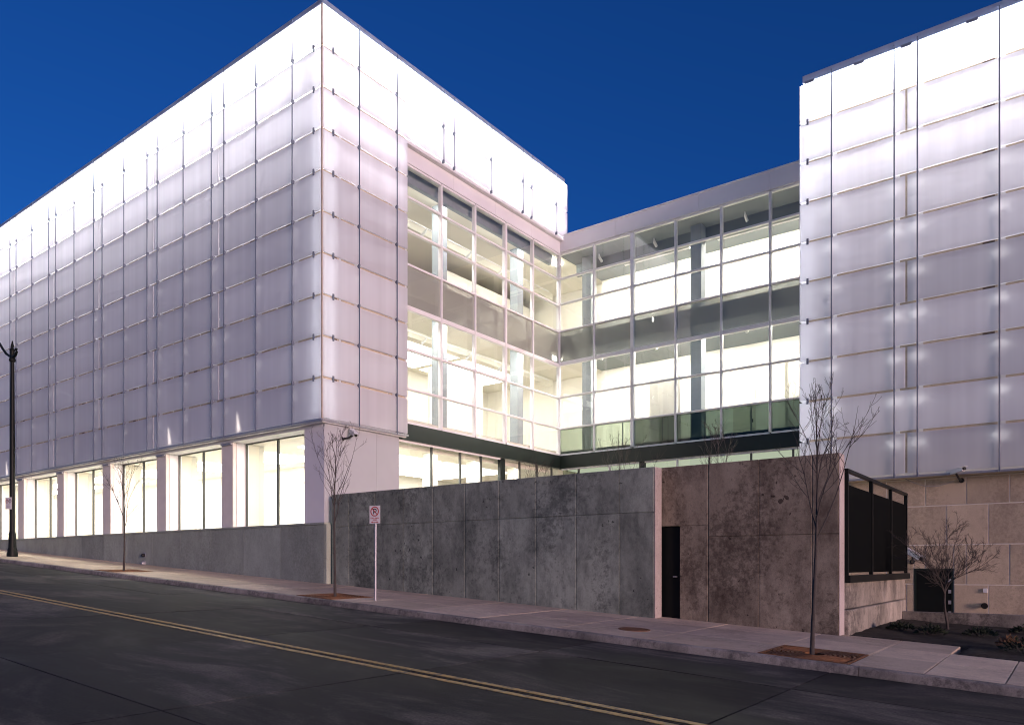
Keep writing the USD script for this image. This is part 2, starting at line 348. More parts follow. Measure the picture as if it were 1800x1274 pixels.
kerb = thing('kerb', kind='structure')
def kerb_stone(x0, x1, y0, y1, front):
    """a kerb stone with a rounded street edge"""
    prof = [(y1, -0.35), (y1, 0.0), (y0 + .045, 0.0), (y0 + .018, -.010), (y0 + .004, -.032), (y0 - .012, -0.13), (y0 - .012, -.35)]
    if front < 0: prof = [(y0 + y1 - y, z) for y, z in prof]
    n = len(prof); m = MB()
    v = [(x, y, gz(x) + z) for x in (x0, x1) for y, z in prof]
    f = [[i, i + 1, n + i + 1, n + i] for i in range(n - 1)]
    m.add(v, f); m.add(v[:n], [[0, k + 1, k] for k in range(1, n - 1)]); m.add(v[n:], [[0, k, k + 1] for k in range(1, n - 1)])
    return m
for k in range(-19, 2):
    a = -2.43 + 3.37 * k
    part(kerb, 'kerb_stone', kerb_stone(a + .005, a + 3.365, 11.10, 11.26, 1), 'kerb_concrete', smooth=40)
for k in range(-6, 2):
    a = -2.43 + 3.37 * k
    part(kerb, 'kerb_stone', kerb_stone(a + .005, a + 3.365, 1.34, 1.50, -1), 'kerb_concrete', smooth=40)

pav = thing('pavement', kind='structure')
PITS = [-3.25, -14.38, -24.86]; PIT_R = 0.655; PY0, PY1 = 11.295, 12.57
edges = set()
x = -1.66 + 0.905 * 6
fine = [-1.66 + 0.905 * k for k in range(-1, 6)]
coarse = [-3.905 - 1.815 * k for k in range(0, 34)]
bx = sorted(set([round(v, 3) for v in fine + coarse]))
bx = [v for v in bx if not (-3.9 < v < -2.6)] + [-2.595]
def split_at_pits(b):
    b = sorted(b); out = []
    for p in PITS[1:]:
        b = [v for v in b if not (p - PIT_R - .35 < v < p + PIT_R + .35)] + [p - PIT_R, p + PIT_R]
    return sorted(b)
bx = split_at_pits(bx)
def in_pit(a, b): return any(abs((a + b) / 2 - p) < 0.2 for p in PITS)
for r, (y0, y1) in enumerate([(11.285, 12.57), (12.57, 13.88), (13.88, 15.12)]):
    for a, b in zip(bx[:-1], bx[1:]):
        yy = y1
        if r == 0 and in_pit(a, b): continue
        if r == 2:
            if a > -1.7: continue
            if b < -7.1: yy = 14.52
        dz = jitter(rng, 0.0025)
        part(pav, 'paving_slab', MB().slope_box(a + .006, b - .006, y0 + .006, yy - .006, lambda x, y: gz(x, y) + dz, 0.2, 0.008), 'pavement')
for k in range(0, 9):
    a = -9.0 + 1.8 * k
    part(pav, 'paving_slab', MB().slope_box(a + .006, a + 1.794, -1.6, 1.33, lambda x, y: gz(x), 0.2, 0.008), 'pavement')

# planting bed: bare soil with lumps
bed = thing('planting_bed', kind='structure')
nx, ny = 60, 50
X = np.linspace(-3.6, 7.5, nx); Y = np.linspace(13.9, 20.6, ny); V = []
for xx in X:
    for yy in Y:
        lump = meshkit.fbm(np.array([[xx * 2.2, yy * 2.2, 0.5]]), 4)[0]
        e = 0.06 if (xx < -1.66 and yy < 15.2) or yy < 13.96 else 0.0
        V.append((xx, yy, gz(xx, yy) - 0.015 + 0.13 * (lump - 0.45) - e * 2.0))
part(bed, 'soil', (np.array(V), np.array([[i * ny + j, (i + 1) * ny + j, (i + 1) * ny + j + 1, i * ny + j + 1] for i in range(nx - 1) for j in range(ny - 1)])), 'soil', smooth=True)

# courtyard floor behind the site walls and the yard beyond the planter
yard = thing('courtyard_floor', kind='structure')
part(yard, 'paved_floor', MB().slope_box(-17.7, -3.5, 15.25, 27.0, lambda x, y: gz(x, 16) - 0.02, 0.2), 'pavement')
part(yard, 'paved_floor', MB().slope_box(-3.5, 7.5, 20.72, 24.0, lambda x, y: -1.75, 0.2), 'pavement')

# ------------------------------------------------------------------ the corner block
ZB, RH, GAP = 4.33, 1.216, 0.072          # foot of the cladding, row height, open joint
ZT = ZB + 10 * RH
MX, MY = -17.70, 14.21                     # cladding planes
XL = -52.0
blk = thing('museum_block', 'long white museum block clad in glowing translucent panels, at the street corner left', 'building', (MX, MY, gz(MX)))

def cladding_panel(parent, axis, a0, a1, z0, z1, plane):
    """one folded sheet: front face and four short returns; axis 'y' faces -y, axis 'x' faces +x"""
    d = 0.035; c = 0.004
    def P(a, z, o): return (a, plane + o, z) if axis == 'y' else (plane - o, a, z)
    m = MB()
    ring = lambda i, o: [P(a0 + i, z0 + i, o), P(a1 - i, z0 + i, o), P(a1 - i, z1 - i, o), P(a0 + i, z1 - i, o)]
    v = ring(c, 0) + ring(0, c) + ring(0, d)
    f = [[0, 1, 2, 3]] + [[b + 4 + k, b + 4 + (k + 1) % 4, b + (k + 1) % 4, b + k] for b in (0, 4) for k in range(4)]
    m.add(v, f)
    return part(parent, 'cladding_panel', m, 'cladding')

def rows_z(k): return ZB + RH * k + GAP / 2, ZB + RH * (k + 1) - GAP / 2

def joint_rail(parent, axis, a0, a1, z, plane, dark=()):
    """the tan rail that shows in the open joint, a little behind the panels, with a short dark piece where DARK says"""
    m = MB(); o0, o1 = plane + .075, plane + .095
    bxs = (lambda p, q: m.box(p, q, o0, o1, z - .05, z + .05)) if axis == 'y' else (lambda p, q: m.box(plane - .095, plane - .075, p, q, z - .05, z + .05))
    bxs(a0, a1)
    r = part(parent, 'joint_rail', m, 'tan_rail')
    for p, q in dark:
        m2 = MB()
        if axis == 'y': m2.box(p, q, plane + .045, plane + .054, z - .027, z + .027)
        else: m2.box(plane - .054, plane - .045, p, q, z - .027, z + .027)
        part(r, 'dark_plate', m2, 'brown_rail')

def rod(parent, axis, a, z0, z1, plane, clip_z, r=0.017):
    """a tension rod in front of the cladding with its clips at the joints"""
    at = (lambda o: (a, plane - o)) if axis == 'y' else (lambda o: (plane + o, a))
    x, y = at(0.05)
    p = part(parent, 'tension_rod', MB().tube([(x, y, z0), (x, y, (z0 + z1) / 2), (x, y, z1)], r, 8), 'rod_steel', smooth=True)
    m = MB()
    for z in clip_z:
        if axis == 'y': m.box(a - .02, a + .02, plane - .068, plane + .03, z - .055, z + .055)
        else: m.box(plane - .03, plane + .068, a - .02, a + .02, z - .055, z + .055)
    if clip_z: part(p, 'clip', m, 'clip_steel', kind='stuff')

def spots(parent, axis, a, zs, plane, off=0.13, r=0.032, mt='small_spot_light'):
    """the row of small lamps behind the cladding along one rod"""
    m = MB()
    for z in zs:
        if axis == 'y': m.box(a - r, a + r, plane + off, plane + off + .02, z - r, z + r)
        else: m.box(plane - off - .02, plane - off, a - r, a + r, z - r, z + r)
    part(parent, 'spot_lamp', m, mt, kind='stuff')

# cladding, front face (facing the street)
J = [MX - 5.36 - 4.3 * i for i in range(0, 9)]
cuts = [[j for i, j in enumerate(J) if i % 2 == (0 if k % 2 == 1 else 1)] for k in range(10)]
for k in range(10):
    z0, z1 = rows_z(k); e = [XL] + sorted(cuts[k]) + [MX - .03]
    for a, b in zip(e[:-1], e[1:]):
        if b - a > 0.3: cladding_panel(blk, 'y', a + .03, b - .03, z0, z1, MY)
for i, j in enumerate(J):
    for k in range(10):
        if (k % 2 == 1) == (i % 2 == 0):
            z0, z1 = rows_z(k); box(blk, 'vertical_rail', 'tan_rail', j - .045, j + .045, MY + .06, MY + .074, z0 + .06, z1 - .06)
rods_y = sorted([MX - 1.34 - 0, MX - 3.2] + [v for i in range(9) for v in (J[i] + .37, J[i] - .37, J[i] - 2.15)], reverse=True)
rods_y = [v for v in rods_y if v > XL]
rngj = random.Random(7)
for k in range(1, 10):
    z = ZB + RH * k
    e = [MX - .06] + rods_y + [XL]
    segs = []
    for a, b in zip(e[:-1], e[1:]):
        a2, b2 = a - .10, b + .10
        n = 2 if a - b > 1.4 else 1
        for q in range(n):
            p0 = a2 + (b2 - a2) * q / n - .03; p1 = a2 + (b2 - a2) * (q + 1) / n + .03
            segs.append((p1 + rngj.uniform(0, .05), p0))
    for p, q in segs:
        dk = [(q - .32, q - .12)] if rngj.random() < 0.22 and q - p > .5 else []
        joint_rail(blk, 'y', p, q, z, MY, dk)
for v in rods_y:
    rod(blk, 'y', v, ZB - .05, ZT + .05, MY, [ZB + RH * k for k in range(1, 10)])
    spots(blk, 'y', v + .06, [ZB + RH * k - .38 for k in range(1, 10)], MY)
# cladding, right face
RODS_X_FULL, RODS_X_TOP = [15.60, 17.20], [19.44, 20.0, 22.1, 24.1, 24.7, 26.5]
for k in range(10):
    z0, z1 = rows_z(k)
    cladding_panel(blk, 'x', MY + .03, 17.72, z0, z1, MX)
for k in (8, 9):
    z0, z1 = rows_z(k)
    for a, b in ((17.76, 22.1), (22.14, 27.40)): cladding_panel(blk, 'x', a, b, z0, z1, MX)
for k in range(1, 10):
    z = ZB + RH * k
    for a, b in ((MY + .06, 14.9), (15.0, 15.5), (15.7, 16.9), (16.95, 17.1), (17.3, 17.68)):
        joint_rail(blk, 'x', a, b, z, MX, [(14.62, 14.8)] if a < 14.5 else [])
for v in RODS_X_FULL:
    rod(blk, 'x', v, ZB - .05, ZT + .05, MX, [ZB + RH * k for k in range(1, 10)])
    spots(blk, 'x', v - .06, [ZB + RH * k - .38 for k in range(1, 10)], MX)
for v in RODS_X_TOP:
    rod(blk, 'x', v, ZB + 8 * RH - .05, ZT + .05, MX, [ZB + 8 * RH, ZB + 9 * RH])
# clips near the corner, and the corner trim
m = MB()
for k in range(1, 10):
    z = ZB + RH * k
    m.box(MX - .40, MX - .35, MY - .03, MY + .02, z - .09, z + .09); m.box(MX - .02, MX + .03, MY + .38, MY + .43, z - .09, z + .09)
part(blk, 'corner_clip', m, 'clip_steel', kind='stuff')
box(blk, 'corner_trim', 'tan_rail', MX - .065, MX - .015, MY + .012, MY + .06, ZB - .02, ZT)
# bottom rails
box(blk, 'bottom_rail', 'galvanised', XL, MX + .03, MY - .045, MY - .005, ZB - .06, ZB + .0)
box(blk, 'bottom_rail', 'galvanised', MX + .005, MX + .045, MY - .0, 17.72, ZB - .06, ZB + .0)
# wall behind the cladding, the cavity with its top light and added fill tubes, and its cap
box(blk, 'rear_wall', 'white_paint', XL, -18.20, 14.80, 14.95, 4.22, 16.55)
box(blk, 'rear_wall', 'white_paint', -18.20, -18.05, 14.80, 17.80, 4.22, 16.55)
box(blk, 'rear_wall', 'white_paint', -18.20, -18.05, 17.80, 27.38, 14.30, 16.55)
box(blk, 'cavity_floor', 'white_paint', XL, -18.05, MY + .06, 14.80, 4.24, 4.32)
box(blk, 'cavity_floor', 'white_paint', -18.05, MX - .06, MY + .06, 17.72, 4.24, 4.32)
box(blk, 'cavity_floor', 'white_paint', -18.05, MX - .03, 17.72, 27.38, 13.96, 14.04)
box(blk, 'cavity_end', 'white_paint', -18.05, MX - .05, 17.66, 17.72, 4.34, 13.95)
box(blk, 'cavity_end', 'white_paint', -18.05, MX - .04, 27.32, 27.38, 14.05, 16.45)
box(blk, 'roof', 'roof_grey', XL, -18.06, 14.96, 27.38, 16.30, 16.50)
m = MB().box(XL, -17.83, 14.34, 14.95, 16.60, 16.76); part(blk, 'parapet_cap', m, 'parapet_metal')
m = MB().box(-18.25, -17.84, 14.95, 27.40, 16.60, 16.761); part(blk, 'parapet_cap', m, 'parapet_metal')
m = MB()
for a in np.arange(XL, -18.2, 1.5): m.box(a, min(a + 1.46, -18.05), 14.44, 14.52, 16.30, 16.38)
part(blk, 'light_tube', m, 'tube_light')
for i, (dz, st) in enumerate(FILL_TUBES):  # unseen fill tubes down the rear of the cavity
    z = ZT - dz; r = .03
    m = MB()
    for a in np.arange(XL, -18.3, 1.5): m.box(a, min(a + 1.46, -18.25), 14.765, 14.765 + r, z, z + r)
    part(blk, 'light_tube', m, f'cavity_fill_{i}')
    m = MB(); e = 27.2 if z > 14.2 else 17.6
    for a in np.arange(14.85, e, 1.5): m.box(-18.045, -18.045 + r, a, min(a + 1.46, e), z, z + r)
    part(blk, 'light_tube', m, f'cavity_fill_{i}')
m = MB()
for a in np.arange(14.6, 27.3, 1.5): m.box(-17.93, -17.86, a, min(a + 1.46, 27.3), 16.30, 16.37)
part(blk, 'light_tube', m, 'tube_light')
part(blk, 'light_tube', MB().box(-17.96, -17.93, 14.42, 14.45, 4.5, 16.0), 'corner_fill')  # added upright fill for the bright corner band
m = MB()
for xx in (-22.0, -26.3, -41.2):  # glowing wedges shaped like floodlight flares on the cladding, no lamps
    part(blk, 'uplight', MB().add([(xx - .02, MY + .05, 4.40), (xx + .20, MY + .05, 4.40), (xx + .02, MY + .055, 4.98), (xx - .03, MY + .055, 4.98)], [[0, 1, 2, 3]]), 'uplight')

# ground floor, street side: concrete base, pink piers, deep windows
SILL, HEAD = 1.30, 4.15
edges = [XL] + sorted([-19.9 - 1.95 * k for k in range(0, 16)]) + [-17.76]
for a, b in zip(edges[:-1], edges[1:]):
    if b - a < .3: continue
    part(blk, 'base_panel', MB().slope_box(a + .006, b - .006, 14.36, 15.05, lambda x, y: 1.24, 4.0, 0.006), 'base_concrete')
part(blk, 'base_panel', MB().box(-17.76 + .006, -17.70, 14.37, 15.0, -1.9, 1.238), 'base_concrete')
box(blk, 'sill_course', 'base_concrete', XL, -17.74, 14.33, 15.06, 1.244, 1.30)
box(blk, 'lintel', 'white_paint', XL, -17.95, 14.42, 15.08, HEAD, 4.235)
P = [MX - 5.27 - 4.3 * i for i in range(0, 8)]
prev = -18.79
part(blk, 'corner_pier', MB().box(-18.79, -17.87, 14.42, 15.10, 1.303, HEAD - .003), 'white_paint')
for i, pc in enumerate(P):
    pr = part(blk, 'pier', MB().cbox(pc - .34, pc + .34, 14.46, 15.08, 1.303, HEAD - .003, .012), 'pink_pier')
    part(pr, 'reveal_lining', MB().box(pc + .341, pc + .36, 14.60, 15.06, 1.304, HEAD - .004), 'white_paint')
    part(pr, 'capital', MB().box(pc - .30, pc + .30, 14.40, 14.459, HEAD - .08, HEAD - .02), 'galvanised')
    a, b = pc + .361, prev - .004
    m = MB(); t = .035; y0, y1 = 14.93, 15.00
    mid = a + (b - a) * .465
    m.box(a, b, y0, y1, 1.304, 1.304 + t); m.box(a, b, y0, y1, HEAD - .004 - t, HEAD - .004)
    for c in (a + t / 2, b - t / 2): m.box(c - t / 2, c + t / 2, y0, y1, 1.304 + t, HEAD - .004 - t)
    m.box(mid - .022, mid + .022, y0 - .01, y1, 1.304 + t, HEAD - .004 - t)
    w = part(blk, 'window', m, 'dark_frame')
    for c, d in ((a + t, mid - .022), (mid + .022, b - t)):
        part(w, 'pane', MB().quad((c, 14.965, 1.304 + t), (d, 14.965, 1.304 + t), (d, 14.965, HEAD - .004 - t), (c, 14.965, HEAD - .004 - t)), 'clear_glass')
    prev = pc - .34
# ground floor, right side: white metal wall
edges = [14.43, 15.18, 16.6, 17.50]
for a, b, o in ((14.43, 15.18, .03), (15.186, 16.5, 0), (16.506, 17.50, 0)):
    part(blk, 'wall_panel', MB().box(-18.05, -17.88 + o, a, b, 1.31 if a < 15 else -1.6, 4.23), 'wall_metal')

# ---- curtain wall of the right face, glass plane x = GX
GX = -17.95
ZR = [4.79, 5.94, 7.25, 8.64, 10.08, 11.22, 12.34, 13.40]
YV = [17.76, 19.62, 21.47, 23.33, 25.17, 27.12]
def cw_bar(parent, name, x0, x1, y0, y1, z0, z1): return part(parent, name, MB().cbox(x0, x1, y0, y1, z0, z1, .006), 'white_frame')
for i, y in enumerate(YV):
    w = .055 if i == 3 else .032
    cw_bar(blk, 'mullion', GX - .12, GX + .05, y - w, y + w, ZR[0] + .035, ZR[-1])
for j, z in enumerate(ZR):
    h = .075 if j == 3 else (.035 if j else .034)
    for i in range(len(YV) - 1):
        wa = .055 if i == 3 else .032; wb = .055 if i + 1 == 3 else .032
        cw_bar(blk, 'transom', GX - .10, GX + .035, YV[i] + wa + .001, YV[i + 1] - wb - .001, z - h, z + h)
for j in range(len(ZR) - 1):
    for i in range(len(YV) - 1):
        part(blk, 'spandrel_pane' if j == 3 else 'glass_pane', MB().quad((GX - .02, YV[i] + .03, ZR[j] + .03), (GX - .02, YV[i + 1] - .03, ZR[j] + .03), (GX - .02, YV[i + 1] - .03, ZR[j + 1] - .03), (GX - .02, YV[i] + .03, ZR[j + 1] - .03)),
             'spandrel_glass' if j == 3 else 'clear_glass')
# fascia above and dark beam below
ed = [17.76, 20.2, 22.6, 25.0, 27.16]
for a, b in zip(ed[:-1], ed[1:]): part(blk, 'fascia_panel', MB().box(GX - .10, GX + .06, a + .004, b - .004, 13.44, 13.955), 'mauve_metal')
part(blk, 'dark_beam', MB().box(GX - .12, GX + .10, 17.50, 27.10, 4.20, 4.745), 'green_black')
# shop-height glazing under the beam
yg = [17.50, 19.16, 20.67, 21.86, 23.0]
for a in (19.16, 20.67, 21.86): box(blk, 'mullion', 'dark_frame', GX - .08, GX - .0, a - .03, a + .03, -1.5, 4.19)
box(blk, 'dark_post', 'green_black', GX - .12, GX + .02, 23.0, 23.28, -1.5, 4.19)
for a in (24.3, 25.5, 26.6): box(blk, 'mullion', 'dark_frame', GX - .08, GX - .0, a - .03, a + .03, -1.5, 4.19)
eg = [17.50, 19.16, 20.67, 21.86, 23.0]; eh = [23.28, 24.3, 25.5, 26.6, 27.1]
for e in (eg, eh):
    for a, b in zip(e[:-1], e[1:]):
        part(blk, 'glass_pane', MB().quad((GX - .03, a + .03, -1.5), (GX - .03, b - .03, -1.5), (GX - .03, b - .03, 4.19), (GX - .03, a + .03, 4.19)), 'clear_glass')
box(blk, 'head_trim', 'white_frame', GX - .05, GX + .01, 17.5, 23.0, 4.13, 4.196)

# ---- rooms of the corner block
XI0, XI1, YI0, YI1 = -25.5, -18.12, 15.10, 31.5
# ground floor: one long bright gallery behind the street windows
box(blk, 'room_floor', 'room_floor', XL, -18.1, 15.1, 31.4, .95, 1.05)
box(blk, 'interior_wall', 'cream_wall', XL, -30.0, 20.0, 20.15, 1.05, 4.2)
box(blk, 'interior_wall', 'cream_wall', -25.5, -25.35, 21.5, 31.4, 1.05, 4.2)
box(blk, 'interior_wall', 'cream_wall', -30.0, -25.35, 20.001, 20.151, 1.05, 4.2)
box(blk, 'interior_wall', 'cream_wall', -25.34, -18.2, 31.3, 31.45, 1.05, 4.2)
for pc in P:
    box(blk, 'partition', 'partition_cream', pc - .09, pc + .09, 15.12, 15.85, 1.05, 4.18)
box(blk, 'column', 'white_paint', -21.2, -20.8, 17.2, 17.6, 1.05, 4.18)
for i, pc in enumerate(P):
    box(blk, 'light_panel', 'ground_light', pc + 1.0, pc + 3.4, 16.6, 18.8, 4.165, 4.185)
for y in (18.0, 22.6): box(blk, 'light_panel', 'fill_panel', -24.8, -20.4, y, y + 4.3, 4.17, 4.19)  # added fill over the ground floor
box(blk, 'bulkhead', 'cream_ceiling', -18.5, -18.3, 17.7, 27.0, 4.02, 4.19)
for y in (18.0, 21.0, 24.0): box(blk, 'light_panel', 'ground_light', -19.0, -18.6, y, y + 2.6, 4.165, 4.185)
for y in (20.4, 22.9, 25.6): box(blk, 'column', 'cream_ceiling', -19.6, -19.2, y, y + .4, 1.05, 4.19)
# floor slabs
def slabs(parent, x0, x1, y0, y1, ceil):
    for z0, z1 in ((4.20, 4.95), (9.25, 9.93), (13.50, 14.25)):
        box(parent, 'ceiling', ceil, x0, x1, y0, y1, z0, z1)
slabs(blk, XI0, XI1, YI0 - .14, YI1, 'cream_ceiling')
box(blk, 'ceiling', 'cream_ceiling', XL, XI0 - .002, 14.96, 31.5, 4.2, 4.95)
for z0, z1 in ((4.95, 9.25), (9.93, 13.5)):
    box(blk, 'interior_wall', 'cream_wall', XI0, XI0 + .15, YI0, YI1, z0 + .002, z1 - .002)
    box(blk, 'interior_wall', 'cream_wall', XI0 + .152, -18.2, YI1 - .15, YI1, z0 + .002, z1 - .002)
    box(blk, 'room_floor', 'room_floor', XI0 + .152, -18.13, YI0 + .002, YI1 - .152, z0 + .003, z0 + .02)
    for y in (16.2, 19.4, 22.6, 25.8):
        box(blk, 'light_panel', 'ceiling_light', -18.80, -18.52, y, y + 2.4, z1 - .045, z1 - .012)
    if z0 < 6:
        for y in (16.4, 21.0, 25.6): box(blk, 'light_panel', 'fill_panel', -24.8, -21.5, y, y + 4.2, z1 - .03, z1 - .008)  # added fill under this ceiling
    for y in (20.75, 25.6): box(blk, 'column', 'blue_grey_steel', -19.45, -19.05, y, y + .4, z0 + .022, z1 - .003)
    box(blk, 'bulkhead', 'blue_grey_steel', -18.48, -18.3, 17.8, 27.1, z1 - .42, z1 - .003)
    box(blk, 'bulkhead', 'cream_ceiling', -21.3, -20.9, 16.0, 31.0, z1 - .30, z1 - .003)
box(blk, 'partition', 'cream_wall', -22.2, -22.05, 24.2, 31.0, 9.96, 12.9)
box(blk, 'partition', 'cream_wall', -21.6, -21.45, 22.8, 26.2, 4.98, 8.2)
for y0, w0 in ((16.3, 1.0), (19.0, 2.2), (23.2, 1.0)): box(blk, 'interior_door', 'partition_cream', XI0 + .152, XI0 + .2, y0, y0 + w0, 4.975, 7.5)
for y0 in (17.5, 21.8): box(blk, 'interior_door', 'partition_cream', XI0 + .152, XI0 + .2, y0, y0 + 1.6, 9.955, 12.4)
for z0 in (8.95, 13.2):
    box(blk, 'lighting_track', 'white_frame', -20.46, -20.42, 16.0, 30.0, z0, z0 + .03)
    for y0 in (18.4, 19.9, 21.5, 24.2, 26.4): part(blk, 'track_lamp', MB().tube([(-20.44, y0, z0), (-20.5, y0, z0 - .08), (-20.72, y0, z0 - .20)], [.02, .05, .06], 10), 'camera_white', smooth=40)
box(blk, 'hanging_fixture', 'blue_grey_steel', -18.85, -18.4, 22.0, 23.0, 10.18, 10.28)
for y in (18.6, 19.6): box(blk, 'track_lamp', 'down_light', -20.2, -20.08, y, y + .12, 13.2, 13.3)

# ------------------------------------------------------------------ the glazed link
BY = 27.20
lnk = thing('glazed_link', 'glass-fronted museum link of white mullions between the two white blocks', 'building', (-12.4, BY, gz(-12)))
XV = [-18.02, -16.24, -14.45, -12.57, -10.73, -8.91, -7.08]
ZL = [4.79, 5.92, 7.29, 8.72, 10.13, 11.30, 12.39, 13.46]
XE = -6.98
for i, x in enumerate(XV):
    w = .075 if i == 2 else (.05 if i == 0 else .036)
    cw_bar(lnk, 'mullion', x - w, x + w, BY - .06, BY + .12, ZL[0] + .035, ZL[-1])
for j, z in enumerate(ZL):
    h = .075 if j == 3 else .036
    for i in range(len(XV) - 1):
        wa = .075 if i == 2 else .05; wb = .075 if i + 1 == 2 else .05
        cw_bar(lnk, 'transom', XV[i] + wa - .005, XV[i + 1] - wb + .005, BY - .04, BY + .10, z - h, z + h)
for j in range(len(ZL) - 1):
    for i in range(len(XV) - 1):
        nm, mt = ('spandrel_pane', 'spandrel_glass') if j == 3 else ('dark_pane', 'green_glass') if j == 0 else ('glass_pane', 'clear_glass')
        if j == 0 and i < 2: nm, mt = 'dark_pane', 'half_glass'
        part(lnk, nm, MB().quad((XV[i] + .03, BY + .02, ZL[j] + .03), (XV[i + 1] - .03, BY + .02, ZL[j] + .03), (XV[i + 1] - .03, BY + .02, ZL[j + 1] - .03), (XV[i] + .03, BY + .02, ZL[j + 1] - .03)), mt)
ed = [-17.92, -15.2, -11.6, -8.9, XE]
for a, b in zip(ed[:-1], ed[1:]): part(lnk, 'fascia_panel', MB().cbox(a + .004, b - .004, BY - .09, BY + .1, 13.50, 14.16, .006), 'mauve_metal')
part(lnk, 'coping', MB().box(-17.92, XE, BY - .12, BY + .3, 14.162, 14.21), 'white_frame')
part(lnk, 'dark_beam', MB().box(GX + .11, XE, BY - .13, BY + .12, 4.20, 4.745), 'green_black')
xg = [-17.84, -17.0, -15.5, -14.0, -12.5, -11.2, -9.6, -8.1, XE]
for i, x in enumerate(xg[1:-1]):
    if i == 2: box(lnk, 'dark_post', 'green_black', x - .12, x + .12, BY - .06, BY + .06, -1.5, 4.19)
    else: box(lnk, 'mullion', 'white_frame' if i in (1, 3) else 'dark_frame', x - .03, x + .03, BY - .04, BY + .04, -1.5, 4.19)
for a, b in zip(xg[:-1], xg[1:]):
    part(lnk, 'glass_pane', MB().quad((a + .04, BY, -1.5), (b - .04, BY, -1.5), (b - .04, BY, 4.18), (a + .04, BY, 4.18)), 'dim_glass')
box(lnk, 'head_trim', 'white_frame', GX + .11, XE, BY - .05, BY + .06, 4.13, 4.196)
# rooms of the link
LX0, LX1, LY0, LY1 = -18.1, -6.9, BY + .16, 31.4
slabs(lnk, LX0, LX1, LY0, LY1, 'grey_ceiling')
box(lnk, 'roof', 'roof_grey', -18.1, -6.9, BY + .31, 31.4, 14.255, 14.4)
for z0, z1 in ((4.95, 9.25), (9.93, 13.5)):
    box(lnk, 'interior_wall', 'cream_wall', LX0, LX1, 31.0, 31.2, z0 + .003, z1 - .003)
    box(lnk, 'room_floor', 'room_floor', LX0, LX1, LY0 + .002, 30.99, z0 + .003, z0 + .02)
    yw = 29.55 if z0 > 9 else 28.75
    box(lnk, 'wall_washer', 'wall_washer', LX0 + .2, LX1 - .2, yw, yw + .2, z1 - .05, z1 - .02)
    for x in (-17.2, -12.15): box(lnk, 'column', 'blue_grey_steel', x - .22, x + .22, 28.15, 28.59, z0 + .022, z1 - .003)
    for x in (-11.2, -8.3): box(lnk, 'down_lamp', 'down_light', x - .07, x + .07, 28.9, 29.04, z1 - .03, z1 - .004)
box(lnk, 'beam', 'white_paint', -11.6, LX1, 28.75, 29.1, 13.05, 13.2)
box(lnk, 'beam', 'white_paint', -15.8, -12.8, 28.75, 29.1, 13.05, 13.2)
box(lnk, 'bulkhead', 'grey_ceiling', LX0 + .1, LX1, 28.6, 28.74, 12.95, 13.49)
box(lnk, 'partition', 'cream_wall', -14.6, -13.2, 29.0, 29.12, 4.98, 8.2)
box(lnk, 'partition', 'cream_ceiling', -9.7, -9.45, 30.6, 30.99, 4.98, 8.3)
box(lnk, 'interior_wall', 'dark_frame', -7.1, -6.9, LY0, 30.9, 4.97, 13.4)
for x0, z0 in ((-16.4, 4.975), (-11.7, 4.975), (-8.6, 4.975)):
    d_ = box(lnk, 'interior_door', 'partition_cream', x0, x0 + .95, 30.955, 30.995, z0, z0 + 2.4)
    box(d_, 'door_handle', 'camera_black', x0 + .82, x0 + .86, 30.92, 30.954, z0 + 1.0, z0 + 1.14)
for x0 in (-15.0, -12.9): box(lnk, 'interior_door', 'partition_cream', x0, x0 + 1.1, 30.955, 30.995, 9.955, 12.6)
for x0 in (-16.6, -14.0, -10.2, -7.8):
    for z0 in (9.2, 13.45): part(lnk, 'track_lamp', MB().tube([(x0, 28.2, z0 + .03), (x0, 28.25, z0 - .12), (x0, 28.45, z0 - .22)], [.02, .055, .06], 10), 'camera_white', smooth=40)
part(lnk, 'handrail', MB().tube([(-17.9, 27.75, 6.0), (-12, 27.75, 6.0), (-7.2, 27.75, 6.0)], .03, 8), 'blue_grey_steel', smooth=True)
for x0 in (-17.0, -15.2, -13.4, -11.6, -9.8, -8.0): box(lnk, 'handrail_post', 'blue_grey_steel', x0 - .02, x0 + .02, 27.73, 27.77, 4.975, 5.97)
# ground floor of the link
box(lnk, 'interior_wall', 'cream_ceiling', LX0, LX1, 31.0, 31.2, -1.5, 4.19)
box(lnk, 'room_floor', 'room_floor', LX0, LX1, BY + .05, 30.99, -1.5, -1.45)
box(lnk, 'light_panel', 'dim_light', LX0 + .3, LX1 - .3, 27.6, 30.8, 4.15, 4.18)

# ------------------------------------------------------------------ the right-hand block
RX0, RY0 = -6.88, 23.77
ZB2 = 2.60; ZT2 = ZB2 + 10 * RH
XR = 7.0
rb = thing('museum_annex', 'white museum block of translucent panels over tan stone, at right', 'building', (RX0, RY0, gz(RX0)))
def rows2(k): return ZB2 + RH * k + GAP / 2, ZB2 + RH * (k + 1) - GAP / 2
J2 = [-3.95, 1.4, 6.0]
for k in range(10):
    z0, z1 = rows2(k)
    e = [RX0] + ([J2[0]] if k % 2 == 0 else [J2[1]]) + [XR]
    for a, b in zip(e[:-1], e[1:]): cladding_panel(rb, 'y', a + .03, b - .03, z0, z1, RY0)
    m = MB()
    part(rb, 'side_panel', MB().box(RX0 - .02, RX0 + .01, RY0 + .01, BY + .5, z0, z1), 'cladding')
for k in range(0, 10, 2):
    z0, z1 = rows2(k); box(rb, 'vertical_rail', 'tan_rail', J2[0] - .045, J2[0] + .045, RY0 + .06, RY0 + .074, z0 + .02, z1 - .02)
RODS2 = [-5.95, -4.25, -3.66, -1.72, .2, .8, 2.7, 4.6]
